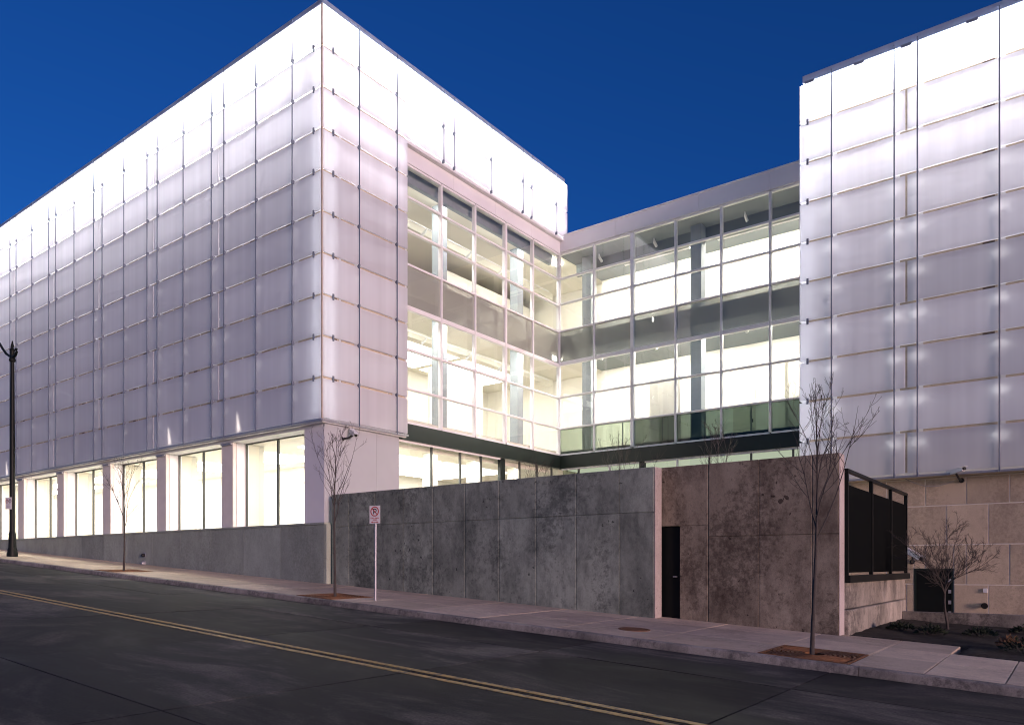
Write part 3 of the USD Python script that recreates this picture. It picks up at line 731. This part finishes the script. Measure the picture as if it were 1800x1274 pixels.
for k in range(1, 10):
    z = ZB2 + RH * k
    e = [RX0 + .12] + RODS2 + [XR]
    for a, b in zip(e[:-1], e[1:]):
        p, q = a + .13, b - .05
        dk = [(q - .34, q - .06)] if a in (-3.66, -1.72) and k > 2 else []
        if q - p > .1: joint_rail(rb, 'y', p, q, z, RY0, dk)
m = MB()
for k in range(1, 10): m.box(RX0 + .20, RX0 + .26, RY0 - .03, RY0 + .03, ZB2 + RH * k - .09, ZB2 + RH * k + .09)
part(rb, 'corner_clip', m, 'clip_steel', kind='stuff')
for v in RODS2:
    rod(rb, 'y', v, ZB2 - .08, ZT2 + .1, RY0, [ZB2 + RH * k for k in range(0, 10)], r=.02)
    for s in (-.09, .09):
        spots(rb, 'y', v + s, [ZB2 + RH * k - .33 for k in range(1, 10)], RY0, off=.14, r=.04, mt='spot_light')
box(rb, 'bottom_rail', 'galvanised', RX0 + .6, XR, RY0 - .04, RY0, ZB2 - .085, ZB2 - .03)
box(rb, 'rear_wall', 'white_paint', RX0 + .02, XR, 24.40, 24.55, 2.5, ZT2 + .05)
box(rb, 'cavity_floor', 'tan_rail', RX0 + .02, XR, RY0 + .05, 24.40, 2.50, 2.56)
box(rb, 'parapet_cap', 'parapet_metal', RX0 + .04, XR, RY0 + .14, 24.6, ZT2 + .10, ZT2 + .32)
box(rb, 'roof', 'roof_grey', RX0 + .03, XR, 24.56, 32.0, ZT2 - .1, ZT2 + .04)
m = MB()
for a in np.arange(RX0 + .1, XR - .2, 1.5): m.box(a, a + 1.46, 24.02, 24.10, ZT2 - .14, ZT2 - .06)
part(rb, 'light_tube', m, 'tube_light')
for i, (dz, st) in enumerate(FILL_TUBES):  # the same added cavity fill for this block
    z = ZT2 - dz
    m = MB()
    for a in np.arange(RX0 + .1, XR - .2, 1.5): m.box(a, a + 1.46, 24.36, 24.39, z, z + .03)
    part(rb, 'light_tube', m, f'cavity_fill_{i}')
part(rb, 'light_tube', MB().box(RX0 + .12, RX0 + .15, 24.05, 24.08, 3.0, ZT2 - .3), 'corner_fill')  # added corner fill, as on the other block
# brackets along the top edge
m = MB()
for a in (-6.6, -5.2, -3.95, -2.35, -.6, 1.2): m.box(a - .14, a + .14, RY0 - .0, RY0 + .02, ZT2 - .03, ZT2 + .06)
part(rb, 'top_bracket', m, 'clip_steel', kind='stuff')
# stone wall below, in running bond
SY = 24.10
box(rb, 'stone_backing', 'stone_joint', RX0, XR, SY + .009, SY + .5, -2.4, 2.49)
zc = [-2.3, -1.60, -.50, .605, 1.705, 2.47]
DX0, DX1, DZ1 = -3.80, -2.82, -.06
for c in range(5):
    off = -3.52 if c % 2 == 0 else -3.0
    for k in range(-4, 11):
        a, b = off + 1.0 * k, off + 1.0 * (k + 1)
        a, b = max(a, RX0 + .01), min(b, XR)
        if b - a < .1: continue
        z0, z1 = zc[c] + .014, zc[c + 1] - .014
        for (p, q, u, w) in ([(a, b, z0, z1)] if b < DX0 or a > DX1 or z0 > DZ1 else
                             [(a, min(b, DX0), z0, z1), (max(a, DX1), b, z0, z1), (max(a, DX0), min(b, DX1), max(z0, DZ1), z1)]):
            if q - p > .06 and w - u > .06: part(rb, 'stone', MB().cbox(p + .012, q - .012, SY + rng.uniform(-.004, .004), SY + .05, u, w, .006), 'stone_panel')
dr = part(rb, 'door', MB().box(DX0 + .05, DX1 - .05, SY + .002, SY + .07, -2.2, DZ1 - .05), 'black_steel')
m = MB().box(DX0, DX0 + .05, SY - .01, SY + .08, -2.2, DZ1).box(DX1 - .05, DX1, SY - .01, SY + .08, -2.2, DZ1).box(DX0 + .05, DX1 - .05, SY - .01, SY + .08, DZ1 - .05, DZ1)
part(dr, 'frame', m, 'green_black')
m = MB()
for k in range(4): m.box(DX1 - .13, DX1 - .06, SY - .012, SY + .03, -1.35 + .3 * k, -1.25 + .3 * k)
part(dr, 'hinge', m, 'galvanised', kind='stuff')
part(rb, 'vent_pipe', MB().tube([(-2.08, SY + .05, -1.05), (-2.08, SY - .03, -1.05), (-2.08, SY - .12, -1.07)], [.06, .06, .085], 14), 'camera_black', smooth=40)
part(rb, 'outlet_box', MB().cbox(-2.12, -2.02, SY - .05, SY - .006, -.72, -.60, .008), 'camera_white')

# ------------------------------------------------------------------ concrete walls along the pavement
wl = thing('concrete_wall', 'long grey stained concrete wall along the pavement, left of the pale pink end and dark door', 'wall', (-12.4, 14.5, gz(-12.4)))
W1X = [-17.62, -16.87, -15.76, -14.65, -13.55, -12.45, -11.35, -10.25, -9.13, -8.02, -7.19]
WT = 2.105
for a, b in zip(W1X[:-1], W1X[1:]):
    for z0, z1 in ((None, 1.15), (1.15, WT)):
        zb = min(gz(a), gz(b)) - .3 if z0 is None else z0 + .006
        part(wl, 'concrete_panel', MB().cbox(a + .006, b - .006, 14.50, 14.82, zb, z1 - (.006 if z0 is None else 0), .008), 'site_concrete')
part(wl, 'end_face', MB().cbox(-7.188, -7.172, 14.503, 14.817, gz(-7.19) - .3, WT - .002, .004), 'pinklit_end_concrete', label='smooth end of the wall, pink light put into its pale colour')
box(wl, 'wall_core', 'site_concrete', W1X[0] + .02, W1X[-1] - .02, 14.52, 14.80, gz(-7) - .3, WT - .02)
wr = thing('concrete_wall', 'shorter warm-lit brown stained concrete wall right of the dark door, ending behind the street tree', 'wall', (-5.4, 14.87, gz(-5.4)))
W2Y0, W2Y1 = 14.87, 15.22; DRX0, DRX1, DRZ = -7.72, -6.78, .86
W2X = [-7.72, -6.15, -5.10, -4.08, -3.60]
for a, b in zip(W2X[:-1], W2X[1:]):
    if a < DRX1:
        part(wr, 'concrete_panel', MB().cbox(a + .006, b - .006, W2Y0, W2Y1, DRZ, 2.12, .008), 'warmlit_concrete')
        part(wr, 'concrete_panel', MB().cbox(DRX1, b - .006, W2Y0, W2Y1, gz(b) - .3, DRZ - .004, .008), 'warmlit_concrete')
        continue
    for z0, z1 in ((None, .61), (.61, 2.12)):
        zb = gz(b) - .3 if z0 is None else z0 + .006
        part(wr, 'concrete_panel', MB().cbox(a + .006, b - .006, W2Y0, W2Y1, zb, z1 - (.006 if z0 is None else 0), .008), 'warmlit_concrete')
part(wr, 'end_face', MB().cbox(-3.598, -3.582, W2Y0 + .003, W2Y1 - .003, gz(-3.6) - .3, 2.118, .004), 'pinklit_end_concrete', label='smooth end of the wall, pink light put into its pale colour')
box(wr, 'wall_core', 'warmlit_concrete', -6.70, -3.62, W2Y0 + .02, W2Y1 - .02, gz(-3.6) - .3, 2.10)
d = part(wr, 'door', MB().box(DRX0, DRX1 - .006, W2Y0 + .07, W2Y0 + .12, gz(-6.8) + .01, DRZ - .006), 'black_steel')
part(d, 'handle', MB().tube([(DRX1 - .09, W2Y0 + .07, -.22), (DRX1 - .09, W2Y0 + .02, -.22), (DRX1 - .16, W2Y0 + .015, -.22)], .012, 8), 'galvanised', smooth=40)

# ------------------------------------------------------------------ black screen fence on its low wall, planter wall
fx = -3.50
lw = thing('low_wall', 'low pale concrete wall with a ledge, carrying the black screen fence', 'wall', (fx, 18.4, gz(fx, 18)))
part(lw, 'upper_wall', MB().cbox(fx - .28, fx - .10, 15.23, 21.5, -.82, -.32, .01), 'kerb_concrete')
part(lw, 'bench_wall', MB().cbox(fx - .28, fx - .0, 15.23, 21.0, -1.8, -.83, .015), 'kerb_concrete')
fe = thing('screen_fence', 'black screen fence of three panels and a sloping handrail, right of the concrete wall', 'fence', (fx, 18.4, -.3))
ys = [15.30, 17.42, 19.45, 21.40]
for y in ys: part(fe, 'post', MB().box(fx - .10, fx - .03, y - .035, y + .035, -.31, 1.80), 'black_steel')
for a, b in zip(ys[:-1], ys[1:]): part(fe, 'screen_panel', MB().box(fx - .08, fx - .05, a + .036, b - .036, -.12, 1.56), 'black_mesh')
part(fe, 'handrail', MB().box(fx - .105, fx - .025, 15.25, 21.45, 1.801, 1.86), 'black_steel')
part(fe, 'lower_rail', MB().box(fx - .09, fx + .02, 15.23, 21.48, -.31, -.17), 'black_steel')
pw = thing('planter_wall', 'low tan concrete planter wall behind the dark planting bed', 'wall', (0, 20.6, gz(0, 20)))
for a, b in ((-3.5, -.62), (-.61, 2.4), (2.41, 7.5)):
    part(pw, 'wall_section', MB().cbox(a, b - .008, 20.5, 20.7, -2.1, -1.10, .012), 'kerb_concrete')

# ------------------------------------------------------------------ trees
def grow(seed, base, height, fork, spread, trunk_r, n1, n2, n3, leader=True, droop=0.0, wild=0.12):
    """trunk mesh and branch mesh of a bare young tree"""
    rg = random.Random(seed); B = np.array(base, float)
    tm, bm = MB(), MB()
    n = 12; lean = (rg.uniform(-.03, .03), rg.uniform(-.03, .03))
    top = height if leader else fork + .25 * (height - fork)
    pts = [B + np.array([lean[0] * t * height + .025 * math.sin(5 * t + seed), lean[1] * t * height + .02 * math.cos(4 * t + seed), t * top - (.08 if t == 0 else 0)]) for t in np.linspace(0, 1, n)]
    rad = [trunk_r * (1.25 if t == 0 else 1) * (1 - .93 * (t ** 1.1 if leader else t * .4)) for t in np.linspace(0, 1, n)]
    tm.tube(pts, rad, 10)
    pts = np.array(pts)
    def at(t): 
        i = min(int(t * (n - 1)), n - 2); w = t * (n - 1) - i
        return pts[i] * (1 - w) + pts[i + 1] * w, rad[i] * (1 - w) + rad[i + 1] * w
    def branch(p, d, L, r, depth, up):
        k = 6; q = [p]; dd = np.array(d, float)
        for s in range(k):
            dd = dd + np.array([rg.gauss(0, wild), rg.gauss(0, wild), rg.gauss(0, wild * .6) + up]); dd /= np.linalg.norm(dd)
            q.append(q[-1] + dd * L / k)
        bm.tube(q, np.linspace(r, max(r * .22, .0022), k + 1), 5 if depth == 1 else 4, cap=False)
        if depth >= 3: return
        cnt = n2 if depth == 1 else n3
        for c in range(cnt):
            t = rg.uniform(.18, .95); i = min(int(t * k), k - 1); w = t * k - i
            pp = q[i] * (1 - w) + q[i + 1] * w
            ax = q[i + 1] - q[i]; ax /= np.linalg.norm(ax)
            side = np.cross(ax, [rg.gauss(0, 1), rg.gauss(0, 1), rg.gauss(0, 1)]); side /= np.linalg.norm(side) + 1e-9
            nd = ax * .75 + side * .62 + np.array([0, 0, .12]); nd /= np.linalg.norm(nd)
            branch(pp, nd, L * (1 - t * .55) * rg.uniform(.32, .55), max(r * (1 - .75 * t) * .6, .0028), depth + 1, up)
    for b in range(n1):
        t0 = fork / top; t = t0 + (.93 - t0) * ((b + rg.random() * .6) / n1) if leader else t0 + (1 - t0) * rg.random()
        p, r = at(t); az = b * 2.4 + rg.uniform(-.4, .4)
        rem = height - (p[2] - B[2])
        L = rem * rg.uniform(.72, .98) if leader else (height - fork) * rg.uniform(.75, 1.05)
        out = spread * rg.uniform(.75, 1.2)
        d = np.array([math.cos(az) * out, math.sin(az) * out, 1.0 - droop]); d /= np.linalg.norm(d)
        branch(p, d, L, max(r * (.62 if not droop else .5), .005), 1, .09 if not droop else .02)
    return tm, bm
def tree(name, label, base, trunk_mat='young_bark', group=None, **k):
    t = thing(name, label, 'tree', base, group=group)
    tm, bm = grow(base=base, **k)
    part(t, 'trunk', tm, trunk_mat, smooth=True); part(t, 'crown', bm, trunk_mat, smooth=True)
TY = 11.92
tree('street_tree', 'bare young street tree in the rusty round-patterned grate, in front of the brown wall', (PITS[0], TY, gz(PITS[0], TY)), seed=5, height=4.2, fork=1.66, spread=.34, trunk_r=.031, n1=14, n2=6, n3=3)
tree('street_tree', 'bare young street tree before the corner of the white block, left of the no-parking sign', (PITS[1], TY, gz(PITS[1], TY)), seed=8, height=4.1, fork=1.75, spread=.40, trunk_r=.031, n1=13, n2=6, n3=3)
tree('street_tree', 'bare thin street tree in front of the lit ground-floor windows, near the lamp post', (PITS[2], TY, gz(PITS[2], TY)), seed=12, height=3.75, fork=1.3, spread=.34, trunk_r=.031, n1=13, n2=5, n3=3)
tree('ornamental_tree', 'small spreading bare tree in the dark planting bed, before the stone wall', (-2.30, 18.6, gz(-2.3, 18.6)), 'bark', seed=21, height=2.15, fork=.70, spread=.62, trunk_r=.027, n1=13, n2=11, n3=7, leader=False, droop=.30, wild=.19)
for i, (x, y, zt, lab) in enumerate(((-13.2, 19.0, 3.45, 'bare courtyard treetop over the long concrete wall, left of the inner glass corner'),
                                     (-10.35, 19.0, 3.85, 'bare courtyard treetop over the long concrete wall, near its pale pink end'),
                                     (-7.6, 19.0, 3.95, 'bare courtyard treetop over the brown concrete wall, below the dark beam'))):
    b = gz(x, 16) - .02
    tree('courtyard_tree', lab, (x, y, b), 'bark', seed=31 + i, height=zt - b, fork=1.9, spread=.45, trunk_r=.031, n1=10, n2=6, n3=3)

# low shrubs in the bed
def shrub(label, x, y, r, h, mater, seed, n=230):
    rg = np.random.default_rng(seed); m = MB(); z = gz(x, y)
    for k in range(n):
        a = rg.uniform(0, 2 * PI); q = math.sqrt(rg.uniform(0, 1)); e = h * (1 - .75 * q * q) * rg.uniform(.25, 1.1)
        p = np.array([x + r * q * math.cos(a), y + r * q * math.sin(a) * .8, z + e])
        d = np.array([math.cos(a) * q + rg.normal() * .3, math.sin(a) * q + rg.normal() * .3, .9 - .5 * q]); d /= np.linalg.norm(d)
        s = np.cross(d, rg.normal(size=3)); s /= np.linalg.norm(s); L, w = rg.uniform(.05, .11), rg.uniform(.012, .022)
        m.add([p - s * w * .4, p + d * L * .5 + s * w, p + d * L, p + d * L * .5 - s * w], [[0, 1, 2, 3]])
    st = MB()
    for k in range(9):
        a = k * 2 * PI / 9
        st.tube([(x, y, z - .03), (x + r * .4 * math.cos(a), y + r * .4 * math.sin(a), z + h * .4), (x + r * .8 * math.cos(a), y + r * .7 * math.sin(a), z + h * .5)], [.008, .005, .002], 4)
    t = thing('low_shrub', label, 'shrub', (x, y, z))
    part(t, 'foliage', m, mater); part(t, 'stem', st, 'bark')
shrub('low dark shrub in the bed, nearest the corner of the low concrete wall', -2.95, 17.2, .24, .14, 'shrub_leaf', 1)
shrub('low dark shrub in the bed, left of the small spreading tree', -2.35, 16.9, .25, .15, 'shrub_leaf', 2)
shrub('low dark shrub in the bed, right of the small spreading tree', -1.6, 17.6, .26, .14, 'shrub_leaf', 3)
shrub('low dark shrub in the bed nearest the pavement, with russet leaves beside it', -.75, 15.2, .32, .20, 'shrub_leaf', 4)
shrub('russet dry little plant in the bed beside a dark shrub near the pavement', -1.0, 15.9, .16, .16, 'dry_leaf', 5, 160)
shrub('low dark shrub in the bed against the planter wall, at the right edge', -.9, 19.3, .3, .16, 'shrub_leaf', 6)

# ------------------------------------------------------------------ tree grates and manhole
def ring_sector(m, cx, cy, r0, r1, z0f, h, half, n=40):
    """annulus clipped to the square grate, as a low raised ring"""
    for k in range(n):
        a, b = 2 * PI * k / n, 2 * PI * (k + 1) / n
        pts = [(cx + r * math.cos(t), cy + r * math.sin(t)) for r, t in ((r0, a), (r1, a), (r1, b), (r0, b))]
        if max(max(abs(p[0] - cx), abs(p[1] - cy)) for p in pts) > half: continue
        m.hexa([(x, y, z0f(x, y) - h) for x, y in pts] + [(x, y, z0f(x, y)) for x, y in pts])
def grate(cx, cy, half, label):
    t = thing('tree_grate', label, 'tree grate', (cx, cy, gz(cx, cy)))
    f = lambda x, y: gz(x, y) + .004
    fr = MB(); w = .035
    fr.slope_box(cx - half, cx + half, cy - half, cy - half + w, f, .05); fr.slope_box(cx - half, cx + half, cy + half - w, cy + half, f, .05)
    fr.slope_box(cx - half, cx - half + w, cy - half + w, cy + half - w, f, .05); fr.slope_box(cx + half - w, cx + half, cy - half + w, cy + half - w, f, .05)
    part(t, 'frame', fr, 'rust')
    for q in range(14):
        r0 = .16 + q * .066
        m = MB(); ring_sector(m, cx, cy, r0, r0 + .032, f, .03, half - w)
        if m.n and r0 + .032 < half - w: part(t, 'ring', m, 'rust')
        elif m.n: part(t, 'corner_arcs', m, 'rust', kind='stuff')
    m = MB()
    for q in range(24):
        a = 2 * PI * q / 24; R = min((half - w) / max(abs(math.cos(a)), abs(math.sin(a))), .95)
        d = np.array([math.cos(a), math.sin(a)]); s = np.array([-d[1], d[0]]) * .007
        pts = [np.array([cx, cy]) + d * r + s * g_ for r, g_ in ((.17, -1), (R, -1), (R, 1), (.17, 1))]
        m.hexa([(x, y, f(x, y) - .034) for x, y in pts] + [(x, y, f(x, y) - .004) for x, y in pts])
    part(t, 'spoke', m, 'rust', kind='stuff')
    part(t, 'pit_soil', MB().slope_box(cx - half, cx + half, cy - half, cy + half, lambda x, y: gz(x, y) - .056, .1), 'soil')
for px, lab in zip(PITS, ('rusty square iron tree grate with concentric rings, at the foot of the nearest street tree',
                          'rusty tree grate at the foot of the corner street tree beside the no-parking sign',
                          'tree grate at the foot of the street tree before the lit windows')):
    grate(px, (PY0 + PY1) / 2, .64, lab)
mh = thing('manhole_cover', 'round rusty utility cover set in the pavement before the pink wall end', 'manhole cover', (-6.5, 12.3, gz(-6.5, 12.3)))
def disc(m, cx, cy, r0, r1, zf, h, n=32):
    for k in range(n):
        a, b = 2 * PI * k / n, 2 * PI * (k + 1) / n
        pts = [(cx + r * math.cos(t), cy + r * math.sin(t)) for r, t in ((r0, a), (r1, a), (r1, b), (r0, b))]
        m.hexa([(x, y, zf(x, y) - h) for x, y in pts] + [(x, y, zf(x, y)) for x, y in pts])
m = MB(); disc(m, -6.5, 12.3, .001, .235, lambda x, y: gz(x, y) + .008, .02); part(mh, 'lid', m, 'rust')
m = MB(); disc(m, -6.5, 12.3, .245, .29, lambda x, y: gz(x, y) + .007, .02); part(mh, 'rim', m, 'rust')

# ------------------------------------------------------------------ no-parking sign
sgx, sgy = -13.08, 12.05; sgz = gz(sgx, sgy)
sg = thing('parking_sign', 'white no-parking sign with red ring on a thin grey post, before the long wall', 'sign', (sgx, sgy, sgz))
part(sg, 'post', MB().tube([(sgx, sgy, sgz - .1), (sgx, sgy, sgz + 1), (sgx, sgy, sgz + 2.15)], .028, 10), 'galvanised', smooth=True)
face = np.array([.24, -1.0, 0]); face /= np.linalg.norm(face); side = np.array([-face[1], face[0], 0.0])   # the plate turns a little to the right
C0 = np.array([sgx, sgy, sgz + 1.99]) + face * .032
def on_plate(u, v, o): return C0 + side * u + np.array([0, 0, v]) + face * o
def plate(m, u0, u1, v0, v1, o0, o1):
    return m.hexa([on_plate(u0, v0, o1), on_plate(u1, v0, o1), on_plate(u1, v0, o0), on_plate(u0, v0, o0), on_plate(u0, v1, o1), on_plate(u1, v1, o1), on_plate(u1, v1, o0), on_plate(u0, v1, o0)])
PW, PH = .145, .205
part(sg, 'plate', plate(MB(), -PW, PW, -PH, PH, 0, .004), 'sign_white')
def flat_poly(m, pts, o0, o1):
    n = len(pts)
    v = [on_plate(u, w, o1) for u, w in pts] + [on_plate(u, w, o0) for u, w in pts]
    m.add(v, [[0, k, k + 1] for k in range(1, n - 1)]); m.add(v, [[k, (k + 1) % n, n + (k + 1) % n, n + k] for k in range(n)])
def sign_text(txt, h, u, v, o, bold=True):
    tm = meshkit.text_mesh(txt, h, .0015, bold); P_ = np.array(tm.vertices); w = P_[:, 0].max()
    return np.array([on_plate(u + p[0] - w / 2, v + p[1], o + p[2]) for p in P_]), np.array(tm.faces)
m = MB(); m.add(*sign_text('P', .125, 0, .01, .005)); part(sg, 'letter', m, 'sign_black')
m = MB(); cv = .072
for k in range(36):
    a, b = 2 * PI * k / 36, 2 * PI * (k + 1) / 36
    flat_poly(m, [(r * math.cos(t), cv + r * math.sin(t)) for r, t in ((.092, a), (.115, a), (.115, b), (.092, b))], .005, .008)
d = np.array([math.cos(-PI / 4), math.sin(-PI / 4)]); s = np.array([-d[1], d[0]]) * .010
flat_poly(m, [tuple(np.array([0, cv]) + d * q + s * w) for q, w in ((-.1, -1), (.1, -1), (.1, 1), (-.1, 1))], .0075, .0095)
part(sg, 'red_ring', m, 'sign_red')
m = MB(); m.add(*sign_text('TOW-AWAY', .030, 0, -.098, .005)); m.add(*sign_text('ZONE', .030, 0, -.140, .005)); part(sg, 'lettering', m, 'sign_red')
m = MB()
flat_poly(m, [(-.06, -.180), (.06, -.180), (.06, -.168), (-.06, -.168)], .005, .007)
flat_poly(m, [(-.105, -.174), (-.055, -.192), (-.055, -.156)], .005, .007); flat_poly(m, [(.105, -.174), (.055, -.156), (.055, -.192)], .005, .007)
part(sg, 'arrow', m, 'sign_red')

# ------------------------------------------------------------------ street lamp post on the left
lx, ly = -34.75, 12.2; lz = gz(lx, ly)
lp = thing('street_lamp', 'tall black ornamental lamp post with scrolled arms, at the left edge', 'street lamp', (lx, ly, lz))
part(lp, 'base', MB().lathe([(.20, -.1), (.20, .12), (.175, .2), (.18, .26), (.145, .36), (.135, .75), (.125, .85), (.135, .9), (.105, 1.0)], (lx, ly, lz)), 'black_steel', smooth=35)
part(lp, 'shaft', MB().lathe([(.105, 1.0), (.10, 3.0), (.08, 6.5), (.07, 7.9), (.12, 7.95), (.12, 8.02), (.085, 8.1), (.085, 8.35), (.11, 8.4), (.05, 8.5), (.06, 8.58), (.02, 8.75), (.001, 8.8)], (lx, ly, lz)), 'black_steel', smooth=35)
def arm(sgn, L):
    p = []
    if L > 1: p = [(0, 8.12), (.25, 8.20), (.55, 8.34), (.9, 8.62), (1.2, 8.9), (1.5, 9.0), (1.8, 8.9)]
    else: p = [(0, 8.12), (.22, 8.10), (.42, 8.14), (.52, 8.24), (.52, 8.34), (.45, 8.38), (.40, 8.33)]
    return MB().tube([(lx + sgn * a, ly - .05 * a, lz + b) for a, b in p], np.linspace(.06, .035, len(p)), 8)
part(lp, 'arm', arm(-1, 2), 'black_steel', smooth=True); part(lp, 'arm', arm(1, .5), 'black_steel', smooth=True)
part(lp, 'lamp_head', MB().lathe([(.03, .0), (.1, -.05), (.16, -.2), (.2, -.32), (.16, -.4), (.08, -.5)], (lx - 1.8, ly - .09, lz + 8.9)), 'black_steel', smooth=True)
# small plate on the lamp post with two ring symbols
C0 = np.array([lx, ly, lz + 2.15]) + face * .15
pl = thing('post_sign', 'small grey-white parking plate strapped to the black lamp post', 'sign', tuple(C0))
part(pl, 'plate', plate(MB(), -.20, .20, -.24, .24, 0, .005), 'sign_white')
for cu, col in ((-.095, 'sign_red'), (.095, 'sign_black')):
    m = MB()
    for k in range(28):
        a, b = 2 * PI * k / 28, 2 * PI * (k + 1) / 28
        flat_poly(m, [(cu + r * math.cos(t), .09 + r * math.sin(t)) for r, t in ((.062, a), (.083, a), (.083, b), (.062, b))], .006, .009)
    part(pl, 'ring', m, col)
    m = MB(); m.add(*sign_text('P', .09, cu, .045, .006)); part(pl, 'letter', m, 'sign_black')
m = MB()
for v in (-.06, -.11, -.16): flat_poly(m, [(-.13, v), (.13, v), (.13, v + .018), (-.13, v + .018)], .006, .008)
part(pl, 'small_print', m, 'galvanised', kind='stuff')

# ------------------------------------------------------------------ security cameras
def cctv(label, base, wall, aim, L=.42, r=.062, cable=None):
    """housing with a sunshield on a jointed arm; WALL is the point on the wall, BASE the middle of the housing"""
    base, wall, aim = (np.array(v, float) for v in (base, wall, aim)); aim /= np.linalg.norm(aim)
    t = thing('security_camera', label, 'security camera', tuple(base))
    s = np.cross(aim, [0, 0, 1.0]); s /= np.linalg.norm(s); u = np.cross(s, aim)
    def bx_(m, a0, a1, s0, s1, u0, u1):
        q = lambda a, b, c: base + aim * a + s * b + u * c
        return m.hexa([q(a0, s0, u0), q(a0, s1, u0), q(a1, s1, u0), q(a1, s0, u0), q(a0, s0, u1), q(a0, s1, u1), q(a1, s1, u1), q(a1, s0, u1)])
    part(t, 'housing', bx_(MB(), -L / 2, L / 2 - .03, -r, r, -r * .9, r * .8), 'camera_white')
    part(t, 'sunshield', bx_(MB(), -L / 2 - .01, L / 2 + .05, -r * 1.15, r * 1.15, r * .82, r * .98), 'camera_white')
    part(t, 'lens', MB().tube([base + aim * (L / 2 - .03), base + aim * (L / 2 + .02)], r * .72, 14), 'camera_black', smooth=40)
    e = base - u * r * .9
    part(t, 'arm', MB().tube([wall, wall * .45 + e * .55 + np.array([0, 0, -.05]), e + np.array([0, 0, -.02]), e], [.035, .03, .03, .03], 8), 'camera_black', smooth=True)
    part(t, 'wall_plate', MB().tube([wall, wall + (e - wall) * .12], .065, 14), 'camera_black', smooth=40)
    if cable is not None: part(t, 'cable', MB().tube(cable, .012, 6), 'cable', smooth=True)
cctv('white security camera under the cladding at the white block corner, over the wall', (-17.60, 15.32, 4.05), (-17.87, 15.1, 3.86), (.75, -.25, -.45))
cb = [(-4.0 + 1.25 * t, 23.95, 2.50 - .20 * math.sin(PI * t) - .12 * t) for t in np.linspace(0, 1, 12)]
cctv('white security camera with a drooping cable, high on the stone wall under the cladding', (-2.72, 23.72, 2.60), (-2.62, 24.1, 2.36), (.85, -.5, .16), L=.5, cable=cb)
cctv('white security camera low beside the black fence end, above the small dark door', (-3.62, 22.9, .33), (-3.85, 24.09, .12), (.8, -.35, -.5), L=.5, r=.07)
# two small hose fittings on the concrete base
for z, lab in ((.42, 'upper small dark hose fitting on the concrete base'), (.12, 'lower small pale hose fitting on the concrete base')):
    hf = thing('wall_fitting', lab, 'wall fitting', (-28.3, 14.36, z))
    part(hf, 'cap', MB().tube([(-28.3, 14.37, z), (-28.3, 14.28, z), (-28.3, 14.24, z)], [.07, .07, .045], 12), 'camera_black' if z > .3 else 'galvanised', smooth=40)
    part(hf, 'flange', MB().tube([(-28.3, 14.362, z), (-28.3, 14.345, z)], .11, 14), 'galvanised', smooth=40)
